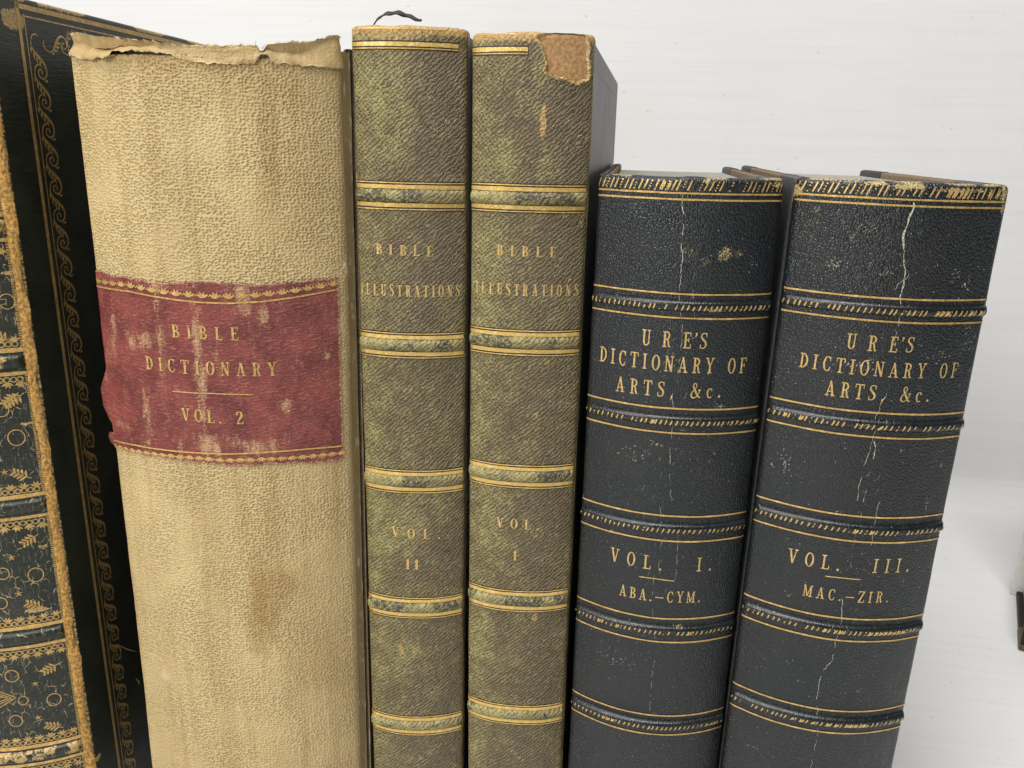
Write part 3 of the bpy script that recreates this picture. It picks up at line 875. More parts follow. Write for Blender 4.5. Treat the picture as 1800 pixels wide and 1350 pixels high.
# turned-over headcap, torn in two places
def headcap2():
    prof = [(122, 60), (135, 56), (160, 62), (200, 66), (250, 70), (300, 77), (350, 80), (400, 79), (440, 77), (452, 79), (457, 88), (463, 88), (468, 78), (500, 74), (545, 73), (575, 64), (592, 61), (600, 66)]
    low = [(122, 98), (150, 105), (190, 104), (206, 92), (240, 90), (270, 92), (300, 97), (325, 108), (400, 114), (446, 112), (458, 98), (470, 99), (484, 111), (540, 117), (600, 120)]
    pu = np.array([sp.P(*p) for p in prof]); lu = np.array([sp.P(*p) for p in low])
    nu = 260
    u = np.linspace(sp.uL + .02, sp.uR + .02, nu)
    top = np.interp(u, pu[:, 0], pu[:, 1]) + (fbm(u * 6, u * 0, 2, 3) - .5) * .05
    lo = np.interp(u, lu[:, 0], lu[:, 1]) + (fbm(u * 5, u * 0 + 3, 5, 3) - .5) * .05
    c = [0, .12, .3, .5, .68, .82, .93, 1.0, .97, .8, .5]
    px = 120 + (u - sp.uL) / (sp.uR - sp.uL) * 480
    lift = .05 + .14 * np.exp(-((px - 235) / 50) ** 2)
    hollow = .34 * np.exp(-((px - 215) / 85) ** 2) + .16 * np.exp(-((px - 520) / 45) ** 2)
    offs = [lift, lift * .9, lift * .5 - hollow * .25, -hollow * .7, -hollow, -hollow * .8, -.02 - hollow * .3, -.01 + 0 * u, -.05 + 0 * u, -.10 + 0 * u, -.16 + 0 * u]
    rows = []
    for k, (a, o) in enumerate(zip(c, offs)):
        z = lo + (top - lo) * a + (fbm(u * 9, u * 0 + k, 22, 2) - .5) * (.09 if k in (0, 7) else .03)
        o = o + (fbm(u * 1.5, u * .6 + k * .9, 12, 4) - .5) * .13
        x, y = np.interp(u, sp.U, sp.X), np.interp(u, sp.U, sp.Y)
        nx, ny = np.interp(u, sp.U, sp.NX), np.interp(u, sp.U, sp.NY)
        rows.append(np.stack([x + nx * o, y + ny * o, z], -1))
    V = np.stack(rows, 1).reshape(-1, 3)
    nk = len(c)
    uu = np.repeat(u, nk); kk = np.tile(np.array(c), nu)
    vv = V[:, 2]
    g = .30 + .35 * (fbm(uu * 2, vv * 3, 7, 3) - .3)
    r = .5 * sstep(.90, 1.0, kk) * sstep(.45, .7, fbm(uu * 4, vv * 4, 31, 3)) + .45 * sstep(.15, 0, kk) * sstep(.45, .65, fbm(uu * 5, vv * 4, 33, 3))
    mask = np.stack([np.clip(r, 0, 1), np.clip(g, 0, 1), 0 * uu + .05, 0 * uu + .15], -1)
    return raw_mesh('headcap', V, grid_quads(nu, nk), M['cloth'], b2, np.stack([uu, vv], -1) * 10, mask)
headcap2()
uq = np.linspace(sp.uL + .05, sp.uR - .05, 60)
zq = np.linspace(sp.H - 1.2, sp.H + .22, 6)
Uq, Zq = np.meshgrid(uq, zq, indexing='ij')
xq, yq = np.interp(Uq.ravel(), sp.U, sp.X), np.interp(Uq.ravel(), sp.U, sp.Y)
nq = np.stack([np.interp(Uq.ravel(), sp.U, sp.NX), np.interp(Uq.ravel(), sp.U, sp.NY)], -1)
raw_mesh('slit_shade_backing', np.stack([xq - .34 * nq[:, 0], yq - .34 * nq[:, 1], Zq.ravel()], -1), grid_quads(60, 6), M['joint_brown'], b2, np.stack([Uq.ravel(), Zq.ravel()], -1) * 10)  # dark sheet added behind the headcap so its slits look shaded
r_ = random.Random(5)
fr, fd = [], []
for _ in range(150):
    px = r_.choice([r_.uniform(119, 165), r_.uniform(119, 128), r_.uniform(570, 598), r_.uniform(448, 470), r_.uniform(160, 440), r_.uniform(475, 570)])
    py = (r_.uniform(58, 95) if px < 128 else 62) if px < 170 else (float(np.interp(px, [160, 200, 250, 300, 350, 440, 452, 458, 468, 500, 545, 575, 600], [63, 67, 71, 78, 81, 78, 80, 90, 79, 75, 74, 65, 66])) + 1)
    u, v = sp.P(px, py)
    p = sp.surf(np.array([max(u, sp.uL + .03)]), np.array([0.]), .03)[0]; p[2] = v
    fr.append(p); fd.append((r_.uniform(-1, .2) if px < 130 else r_.uniform(-.4, .4), -.4, r_.uniform(-.2, 1)))
for _ in range(70):
    u, v = sp.P(r_.gauss(608, 3.5), r_.gauss(470, 13))
    fr.append(sp.surf(np.array([u]), np.array([v]), .01)[0]); fd.append((r_.uniform(-.3, 1), -.5, r_.uniform(-.8, .8)))
for cx, cy in ((626, 855), (633, 1238), (628, 862)):
    for _ in range(14):
        u, v = sp.P(r_.gauss(cx, 1.5), r_.gauss(cy, 5))
        fr.append(sp.surf(np.array([u]), np.array([v]), .01)[0]); fd.append((r_.uniform(-.2, 1), -.5, r_.uniform(-.8, .8)))
threads('frayed_threads', fr, fd, .12, M['thread'], b2, 3)
# red leather label
def label2():
    top = [(160, 474), (185, 478), (240, 491), (290, 497), (340, 494), (400, 497), (460, 501), (520, 494), (560, 490), (593, 488)]
    bot = [(201, 783), (240, 796), (300, 806), (350, 812), (400, 816), (440, 819), (480, 815), (540, 814), (575, 812), (605, 806)]
    tu = np.array([sp.P(*p) for p in top]); bu = np.array([sp.P(*p) for p in bot])
    rt = np.array([sp.P(594, 500), sp.P(597, 600), sp.P(600, 700), sp.P(603, 800)])
    nu, nv = 200, 130
    a, b = np.meshgrid(np.linspace(0, 1, nu), np.linspace(0, 1, nv), indexing='ij')
    a, b = a.ravel(), b.ravel()
    vlo, vhi = bu[:, 1].mean(), tu[:, 1].mean()
    vv = vlo + (vhi - vlo) * b
    ur = np.interp(vv, rt[::-1, 1], rt[::-1, 0]) + (fbm(b * 14, b * 0, 3, 3) - .5) * .07
    ul = sp.uL - .03 + (fbm(b * 10, b * 0, 8, 3) - .5) * .10
    u = ul + (ur - ul) * a
    hi = np.interp(u, tu[:, 0], tu[:, 1]) + (fbm(u * 4, u * 0, 6, 4) - .5) * .09
    lo = np.interp(u, bu[:, 0], bu[:, 1]) + (fbm(u * 4, u * 0, 16, 4) - .5) * .07
    v = lo + (hi - lo) * b
    pts = sp.surf(u, v, .022 + .02 * fbm(u * 2, v * 2, 2, 3))
    e = np.minimum(np.minimum(u - ul, ur - u), np.minimum(hi - v, v - lo))
    edge = sstep(.16, 0, e) * .62
    r = np.zeros_like(u)
    for px, py, ru, rv, am, sd in ((250, 600, .8, .35, .7, 1), (200, 600, .35, 1.1, .5, 2), (350, 640, .22, 2.6, .75, 3), (430, 520, .35, .9, .9, 4), (460, 555, .3, .45, .85, 5), (285, 620, .2, 2.5, .5, 6),
                                   (370, 780, .9, .5, .8, 7), (260, 740, .2, 1.2, .65, 8), (460, 785, .8, .3, .7, 9), (575, 625, .2, .15, .7, 10), (505, 715, .2, .25, .6, 11), (300, 500, 1.2, .25, .5, 12), (215, 745, .4, .2, .7, 13), (290, 690, .15, 1.4, .5, 14)):
        c = sp.P(px, py)
        r = np.maximum(r, am * blob(u, v, c[0], c[1], ru, rv, .5, sd + 40))
    mask = np.stack([r, edge, 0 * u, 0 * u + 1], -1)
    o = raw_mesh('title_label', pts, grid_quads(nu, nv), M['red'], b2, np.stack([u, v], -1) * 10, mask)
    # ragged flaps hanging past the left edge of the spine
    for ys, ext in (((655, 690, 720, 745), (.02, .22, .20, .05)), ((762, 770, 780, 786), (.12, .16, .13, .02))):
        P0 = []
        for y_, e_ in zip(ys, ext):
            v_ = sp.P(200, y_)[1]
            base = sp.surf(np.array([sp.uL - .06]), np.array([v_]), .05)[0]
            P0 += [base + (.25, -.1, 0), base + (-.02, 0, 0), base + (-e_ * 1.5, .03 + e_ * .25, 0), base + (-e_ * 1.52, .07 + e_ * .25, 0)]
        raw_mesh('label_flap', P0, grid_quads(len(ys), 4), M['red'], o, np.array(P0)[:, [0, 2]] * 10, np.tile([[.3, .3, 0, 1]], (len(P0), 1)))
    return o
lab2 = label2()
class Lifted:
    """same spine, raised by the thickness of the label"""
    def __init__(s, sp, k): s.sp, s.k = sp, k
    def P(s, *a): return s.sp.P(*a)
    def surf(s, u, v, off=0.0): return s.sp.surf(u, v, off + s.k + .02 * fbm(u * 2, v * 2, 2, 3))
ls = Lifted(sp, .022)
lettering(ls, 'BIBLE', (304, 592), (420, 598), 22.5, M['gold_label'], lab2, .97, .17, .06)
lettering(ls, 'DICTIONARY', (259, 648.5), (487, 660), 23.5, M['gold_label'], lab2, .90, .16, .06)
lettering(ls, 'VOL. 2', (322, 738), (429, 745), 22, M['gold_label'], lab2, .95, .17, .06)
def pixline(s, pix, w, step=.1):
    return strip(np.array([s.P(*p) for p in pix]), w, step)
decals('gilt_rule', [pixline(ls, [(305, 687), (374, 691), (443, 693)], .035)], ls.surf, M['gold_letter'], lab2)
decals('gilt_border', [pixline(ls, [(168, 502), (230, 512), (300, 525), (350, 531), (402, 533), (460, 530), (520, 522), (589, 509)], .05),
                      pixline(ls, [(198, 772), (240, 782), (300, 791), (350, 795), (400, 797), (470, 794), (540, 789), (601, 783)], .05)], ls.surf, M['gold'], lab2)
def flower(cu, cv, s, up=1):
    out = []
    for a in (-58, -20, 20, 58):
        t = math.radians(90 - a)
        out.append(strip(np.array([[cu, cv], [cu + .5 * s * math.cos(t), cv + up * .5 * s * math.sin(t)], [cu + s * math.cos(t), cv + up * s * math.sin(t)]]), [.2 * s, .42 * s, .08 * s]))
    return out
fl = []
for path, up, dy in (([(175, 497), (230, 505), (300, 518), (350, 523), (402, 525), (460, 522), (520, 514), (585, 502)], 1, 0), ([(205, 780), (240, 789), (300, 797), (350, 801), (400, 805), (470, 803), (540, 799), (600, 792)], -1, 0)):
    pp, _ = resample(np.array([ls.P(*p) for p in path]), .40 if up > 0 else .33)
    for k, q in enumerate(pp): fl.append(flower(q[0], q[1], .20 if up > 0 else .17, up))
    for k, q in enumerate(pp[:-1]):
        c = (q + pp[k + 1]) / 2
        fl[k - len(pp)] += [strip(np.array([[c[0] - .07, c[1] + up * .12], [c[0], c[1] + up * .04], [c[0] + .07, c[1] + up * .12]]), .03)]
decals('gilt_flower', fl, ls.surf, M['gold'], lab2)

# ================================================================== BOOKS 3 and 4: pair of worn green leather volumes
def green_book(name, label, pars, skew, top_px, bands, mat, seed, texts, spots, head_line, torn=None, depth=20.0, board='dark_leather'):
    sp = Spine(*pars, ret=.55, p=2.4, fold=.12, skew=skew)
    sp.H = sp.P(*top_px)[1]
    root = book(name, sp, label)
    tornuv = [sp.P(*p) for p in torn] if torn else None
    def disp(u, v):
        d = (fbm(u * .5, v * .3, seed, 3) - .5) * .05
        if tornuv is not None:
            sd = poly_sdf(tornuv, u, v) + (fbm(u * 5, v * 5, 3, 3) - .5) * .10
            d = d - .13 * sstep(.03, -.03, sd) + .035 * np.exp(-((sd - .06) / .06) ** 2)
        return d
    sp.dispf = disp
    sp.topf = lambda u: (fbm(u * 2.0, u * 0, seed, 3) - .5) * .07
    bv = [sp.P(*p)[1] for p in bands]
    def mask(u, v):
        P = sp.P
        r = .75 * sstep(sp.H - .55, sp.H - .05, v) + .55 * np.exp(-((u - sp.uR) / .10) ** 2) * sstep(.35, .6, fbm(u * 2, v * .8, seed + 4, 3)) + .45 * np.exp(-((u - sp.uL) / .08) ** 2)
        g = np.zeros_like(u)
        b = .38 * np.exp(-((u - sp.uR + .02) / .13) ** 2) + .25 * sstep(sp.uL + 1.4, sp.uL + .3, u)
        for kind, px, py, ru, rv, a, sd in spots:
            c = P(px, py)
            t = a * blob(u, v, c[0], c[1], ru, rv, .45, sd)
            if kind == 'r': r = np.maximum(r, t)
            elif kind == 'g': g = np.maximum(g, t)
            else: b = b + t
        for z in bv: b = b + .25 * np.exp(-((v - z) / .45) ** 2)
        if tornuv is not None:
            sd = poly_sdf(tornuv, u, v)
            r = np.maximum(r, .8 * sstep(.18, .02, sd))
            g = np.where(sd < 0, 0, g)
        al = 1 - .8 * np.maximum(sstep(sp.uR - .06, sp.uR + .04, u), sstep(sp.H - .75, sp.H - .5, v))
        for z in bv: al = np.minimum(al, sstep(.30, .46, np.abs(v - z)))
        return np.stack([np.clip(r, 0, 1), np.clip(g, 0, 1), np.clip(b, -1, 1.5), al], -1)
    spine = build_spine(sp, mat, root, mask)
    ua, ub = sp.uL + .04, sp.uR - .12
    for i, z in enumerate(bv):
        def bm_(u, v, z=z, i=i):
            m_ = mask(u, v)
            m_[:, 2] += .35
            m_[:, 1] = np.maximum(m_[:, 1], .55 * sstep(.48, .62, fbm(u * .9, v * .5, seed * 3 + i, 3)))
            m_[:, 3] = .12
            return m_
        bo, prof = raised_band(sp, z, .20, .16, mat, root, bm_, sp.uL - .02, sp.uR - .02, seed + i)
        thick, thin, dark = [], [], []
        for s in (-1, 1):
            thick.append(hline(sp, z + s * .272, .062, ua, ub, .006, .1, seed + i, .25))
            thin.append(hline(sp, z + s * .395, .017, ua, ub, .006, .1, seed + i + 3, .6))
            dark.append(hline(sp, z + s * .318, .125, ua - .05, ub + .02, .006, .1, seed + i + 7, .25))
        decals('tooled_groove', dark, sp.surf, M['tool'], spine, .006)
        decals('gilt_fillet', thick, sp.surf, M['gold_bright'], spine, .013)
        decals('gilt_line', thin, sp.surf, M['gold_bright'], spine, .013)
    hv, hu = head_line
    zt = sp.P(*hv)[1]; ue = sp.P(*hu)[0]
    decals('tooled_groove', [hline(sp, zt - .035, .13, ua - .05, ue + .02, .006, .1, seed)], sp.surf, M['tool'], spine, .006)
    decals('gilt_fillet', [hline(sp, zt, .058, ua, ue, .006, .1, seed, .3)], sp.surf, M['gold_bright'], spine, .013)
    decals('gilt_line', [hline(sp, zt - .115, .018, ua, ue, .006, .1, seed + 1, .5), hline(sp, zt + .42, .012, ua + .3, ue - .4, .006, .1, seed + 9, .5)], sp.surf, M['gold'], spine, .013)
    for tx, a, b, cap, cond, T in texts:
        lettering(sp, tx, a, b, cap, M['gold_letter'], spine, cond, T, .055)
    if torn:
        c = np.mean(tornuv, 0)
        k = 26
        ring = np.array([c + (np.array(tornuv) - c)[i] for i in range(len(tornuv))])
        loop, _ = resample(np.vstack([ring, ring[:1]]), .06)
        vs = []
        fr = np.linspace(0, 1.06, 14)
        for f in fr: vs.append(c + (loop - c) * f)
        V = np.stack(vs, 0).reshape(-1, 2)
        pts = sp.surf(V[:, 0], np.minimum(V[:, 1], sp.H - .03), 0)
        sv = sp.dispf; sp.dispf = Z0; pts = sp.surf(V[:, 0], np.minimum(V[:, 1], sp.H - .03), -.055 + .02 * fbm(V[:, 0] * 3, V[:, 1] * 3, 5, 3)); sp.dispf = sv
        raw_mesh('exposed_millboard', pts, grid_quads(len(fr), len(loop))[:, ::-1], M['board_tan'], spine, V * 10)
        edge = []
        n_ = len(loop)
        for q in range(3):
            l2 = loop + (np.stack([fbm(np.arange(n_) * .6, np.zeros(n_), 5 + q, 3), fbm(np.arange(n_) * .6, np.ones(n_), 9 + q, 3)], -1) - .5) * .14
            w_ = .09 * np.maximum(0, fbm(np.arange(n_) * .45, np.zeros(n_), 11 + q, 3) - .42) * 3
            edge.append(strip(l2[:-2], w_[:-2] + .002))
        decal('torn_leather_edge', edge, sp.surf, M['raw'], spine, .020)
    x = sp.w / 2
    slab('board', x - .33, x - .03, .50, depth, .02, sp.H - .12, M[board], root, .10, corner=.35)
    slab('board', -x + .33, -x + .03, .50, depth, .02, sp.H - .12, M[board], root, .10, corner=.35)
    page_block('page_block', sp.w - .76, .25, depth - .4, .35, sp.H - .4, M['pages'], root, .12)
    # worn leather rubbed to a rough edge along the joint
    zz = np.linspace(.1, sp.H - .05, 420)
    cc = []
    for k, uo in enumerate((.02, .10)):
        uu = sp.uR + uo + (fbm(zz * 1.6, zz * 0 + k, seed + 20 + k, 3) - .5) * .07
        ww = .015 + .085 * np.maximum(0, fbm(zz * 1.1, zz * 0 + 5 + k, seed + 30, 3) - .38) * 2.5 * (1 - .5 * k)
        cc.append(strip(np.stack([uu, zz], -1), ww))
    decals('rubbed_joint_edge', cc, sp.surf, M['raw'] if torn else mat, spine, .012)
    return sp, root, spine

g2, b3, spine3 = green_book('green_leather_book', 'worn green leather book lettered VOL. II beside the beige cloth book',
    (-7.35, 25.0, 4.0, -.13, 3.42, .42), 5.2, (722, 44), [(722, 345), (724, 608), (724, 847), (722, 1068.5), (722, 1275)], M['green2'], 21,
    [('BIBLE', (661.5, 446), (761, 451), 18.5, .98, .20), ('ILLUSTRATIONS', (636, 516), (808, 520.5), 20, .66, .15), ('VOL.', (689, 942.5), (774, 946.5), 17.5, 1.0, .18), ('II', (715, 1000), (735, 1000.5), 17.5, .62, .22)],
    [('b', 690, 180, .8, 2.0, .5, 1), ('b', 650, 150, .5, 1.0, .4, 2), ('b', 720, 900, 1.0, 1.0, .45, 3), ('b', 700, 960, .8, 1.0, .4, 4), ('b', 660, 880, .5, 3.0, .3, 5), ('b', 700, 1150, .9, 1.4, .45, 6),
     ('b', 770, 880, .25, .8, .45, 7), ('b', 770, 960, .3, .5, -.45, 8), ('b', 780, 220, .8, 1.8, -.35, 9), ('b', 780, 430, .8, 1.6, -.3, 10), ('r', 705, 1140, .18, .4, .55, 11), ('r', 740, 1273, .3, .15, .5, 12),
     ('g', 785, 969, .16, .09, .7, 13), ('r', 690, 60, 1.4, .22, .6, 14), ('b', 760, 770, .4, 1.0, .25, 15), ('g', 645, 80, .18, .3, .45, 16)],
    ((722, 77.5), (806, 78)))
g1, b4, spine4 = green_book('green_leather_book', 'worn green leather book lettered VOL. I with torn spine corner showing tan millboard',
    (-3.65, 25.4, 0.2, -.28, 3.58, .45), 4.9, (915, 56), [(922, 349), (920, 603), (915, 838), (912, 1057), (908, 1257)], M['green1'], 35,
    [('BIBLE', (873, 448.5), (977, 452.5), 18.5, .98, .20), ('ILLUSTRATIONS', (836.5, 513.5), (1016, 520), 20, .66, .15), ('VOL.', (873, 925), (948, 931.5), 17, 1.0, .18), ('I', (903, 985), (911, 985.5), 17, .62, .22)],
    [('r', 954, 215, .13, .75, .75, 1), ('r', 948, 150, .14, 1.5, .40, 2), ('b', 958, 130, .5, .5, .5, 3), ('b', 960, 290, .3, .5, .45, 4), ('r', 918, 100, .9, .3, .35, 5), ('b', 870, 900, .6, 2.0, .4, 6),
     ('b', 860, 500, .8, 3.0, .3, 7), ('b', 1000, 200, .8, 1.5, -.4, 8), ('b', 985, 420, .8, 1.6, -.3, 9), ('b', 970, 900, .6, 1.6, -.25, 10), ('b', 850, 1130, .6, 1.4, .45, 11), ('r', 940, 1085, .2, .3, .55, 12),
     ('g', 905, 84, .25, .12, .7, 13), ('g', 980, 536, .09, .05, .8, 14), ('g', 996, 534, .08, .05, .8, 15), ('b', 950, 1200, .9, 1.4, -.3, 16), ('r', 965, 348, .5, .14, .45, 17), ('b', 890, 270, .5, .8, .35, 18)],
    ((880, 86.5), (928, 88)),
    torn=[(948, 66), (957, 60), (966, 57), (1001, 57), (1030, 60), (1034, 84), (1032, 100), (1034, 118), (1031, 139), (1024, 140), (1016, 145), (1006, 141), (993, 135), (983, 136), (972, 131), (961, 125), (963, 112), (961, 96), (955, 84), (953, 74)], depth=17.0, board='grey_board')
# incised border on the visible board of the second volume
class Plate:
    """flat outer face of a board; coordinates (s = distance from the spine, z)"""
    def __init__(s, sp, x): s.sp, s.x = sp, x
    def P(s, px, py):
        o, d = s.sp.ray(px, py)
        k = (s.x - o[0]) / d[0]
        return o[1] + k * d[1], o[2] + k * d[2]
    def surf(s, u, v, off=0.0):
        u, v = np.asarray(u, float), np.asarray(v, float)
        return np.stack([s.x + off + 0 * u, u, v], -1)
pl = Plate(g1, g1.w / 2 - .03)
zt = g1.H - .12
decal('board_border_line', [strip(np.array([[.8, zt - .75], [16.2, zt - .75], [16.2, 1.0]]), .05, .3)], pl.surf, mat_plain('pinkish_rule', (0.17, 0.135, 0.125), .5), b4, .006)
# black ribbon marker curling over the head of volume II
def ribbon():
    def at(px, py, y):
        o, d = g2.ray(px, py)
        return o + d * ((y - o[1]) / d[1])
    pth, _w = spl([at(652, 62, 1.0), at(657, 42, 1.1), at(668, 29, 1.3), at(684, 22.5, 1.5), at(703, 22.5, 1.7), at(722, 29, 1.9), at(741, 36, 2.0)], [1, .55, .7, 1.0, 1.1, .9, .6], 40)
    n = len(pth)
    V = []
    for i in range(n):
        for k in range(4):
            f = k / 3 - .5
            V.append(pth[i] + np.array([0, f * .26 * _w[i], f * .13 * _w[i] + .02 * math.sin(i * .9 + 2 * k)]))
    o = raw_mesh('ribbon_marker', V, grid_quads(n, 4), M['ribbon'], b3, np.array(V)[:, [0, 2]] * 10)
    md = o.modifiers.new('thickness', 'SOLIDIFY'); md.thickness = .0003
ribbon()

# ================================================================== BOOKS 5 and 6: pair of navy leather volumes
def hatch(sp, v, half, ua, ub, seed, pitch=.155, slant=.35):
    r = random.Random(seed)
    bars, u, k = [], ua + .05, 0
    while u < ub - .05:
        j = r.uniform(-.015, .015)
        rub = fbm(np.array([u * .8]), np.array([v]), seed, 3)[0]
        if k % 3 == 2:
            for q in (-.75, -.25, .25, .75):
                if r.random() < .8:
                    c = np.array([u + q * half * slant, v + q * half])
                    bars.append(strip(np.array([c + (0, -.02), c, c + (0, .02)]), .045 * r.uniform(.6, 1.2)))
        else:
            if r.random() < .94:
                e = r.uniform(.75, 1.0)
                bars.append(strip(np.array([[u - half * slant + j, v - half * e], [u + j, v], [u + half * slant + j, v + half]]), [.04 * r.uniform(.7, 1.3), .045, .04 * r.uniform(.6, 1.3)]))
        if rub > .62 and r.random() < .5:
            bars.append(strip(np.array([[u, v - half * .9], [u + .05, v], [u + .10, v + half * .8]]), [.03, .08, .03]))
        u += pitch * r.uniform(.85, 1.15); k += 1
    return bars

def navy_book(name, label, pars, top_px, lines, head, mat, seed, texts, rules, spots, cracks, scr, depth=15.5):
    sp = Spine(*pars, ret=.35, p=2.05, fold=.16)
    sp.H = sp.P(*top_px)[1]
    root = book(name, sp, label)
    sp.dispf = lambda u, v: (fbm(u * .5, v * .3, seed, 3) - .5) * .05
    sp.topf = lambda u: (fbm(u * 1.2, u * 0, seed + 1, 2) - .5) * .06
    def mask(u, v):
        r = .72 * sstep(sp.H - .16, sp.H + .0, v) * sstep(.42, .68, fbm(u * 1.3, v * 2, seed + 2, 3)) + .42 * np.exp(-((u - sp.uR - .03) / .035) ** 2) * sstep(.3, .6, fbm(u, v * 1.2, seed + 6, 3))
        g = np.zeros_like(u)
        for kind, px, py, ru, rv, a, sd in spots:
            c = sp.P(px, py)
            t = a * blob(u, v, c[0], c[1], ru, rv, .5, sd)
            if kind == 'r': r = np.maximum(r, t)
            else: g = np.maximum(g, t)
        return np.stack([np.clip(r, 0, 1), np.clip(g, 0, 1), 0 * u, 0 * u + 1], -1)
    spine = build_spine(sp, mat, root, mask)
    ua, ub = sp.uL + .03, sp.uR - .03
    for i, (a, b) in enumerate(lines):
        va, vb = sp.P(*a)[1], sp.P(*b)[1]
        z = (va + vb) / 2
        bo, prof = raised_band(sp, z + .01, .170, .150, mat, root, lambda u, v: mask(u, v) * np.array([1, 1, 1, .3]), sp.uL - .02, sp.uR + .02, seed + i)
        decal('gilt_tooling', hatch(sp, z - .03, .085, ua + .06, ub - .06, seed * 5 + i), sp.surf, M['gold_worn'], bo, .012, prof)
        decals('tooled_groove', [hline(sp, va, .048, ua - .02, ub + .02, .008, .1, seed), hline(sp, vb, .048, ua - .02, ub + .02, .008, .1, seed)], sp.surf, M['tool_and_crack_shade'], spine, .005)
        decals('gilt_line', [hline(sp, va, .027, ua, ub, .008, .1, seed, .5), hline(sp, vb, .027, ua, ub, .008, .1, seed, .5)], sp.surf, M['gold'], spine, .012)
    hz = [sp.P(*p)[1] for p in head]
    decals('gilt_line', [hline(sp, hz[0], .026, ua, ub, .008, .1, seed, .5), hline(sp, hz[1], .026, ua, ub, .008, .1, seed, .5)], sp.surf, M['gold'], spine, .012)
    decal('gilt_tooling', hatch(sp, (hz[0] + sp.H) / 2 - .02, (sp.H - hz[0]) / 2 * .66, ua, ub, seed * 7, .15, .38), sp.surf, M['gold_worn'], spine, .013)
    for tx, a, b, cap, cond in texts:
        lettering(sp, tx, a, b, cap, M['gold_letter'], spine, cond, .112, .056)
    for a, b in rules:
        decals('gilt_rule', [pixline(sp, [a, ((a[0] + b[0]) / 2, (a[1] + b[1]) / 2), b], .035)], sp.surf, M['gold_letter'], spine, .012)
    cs = []
    for k, (pix, wd, jt, gp) in enumerate(cracks): cs += crack_line(sp, pix, wd, jt, seed * 11 + k, gp)
    crack_shade = [(l + (.016, -.004), r + (.016, -.004)) for l, r in cs]  # dark copies shifted aside: painted shadow side of each crack
    decal('leather_crack_and_shade', crack_shade, sp.surf, M['tool_and_crack_shade'], spine, .007)
    decal('leather_crack_and_shade', cs, sp.surf, M['crack'], spine, .011)
    ss = []
    for k, (c, ru, rv, n, ln, wd, an, spd) in enumerate(scr): ss += scratches(sp, c, ru, rv, n, ln, wd, an, seed * 13 + k, spd)
    o = decal('scuff_marks', ss, sp.surf, M['crack'], spine, .011)
    x = sp.w / 2
    Hb = sp.H - .02
    for s in (-1, 1):
        bd = slab('board', s * (x - .36), s * (x - .03), .30, depth, .02, Hb, M['cloth_tan'], root, .09, corner=.2)
        # leather back strip and leather corner piece wrapped over the board
        slab('leather_strip', s * (x - .375), s * (x - .015), .285, 3.4, .012, Hb + .012, M['grey_leather'], bd, .09, corner=.02)
        slab('leather_corner', s * (x - .375), s * (x - .015), depth - 3.6, depth + .014, Hb - 4.2, Hb + .013, M['dark_leather'], bd, .09, corner=.2)
    page_block('page_block', sp.w - .80, .22, depth - .4, .3, sp.H - .28, M['pages_grey'], root, .45)
    return sp, root, spine

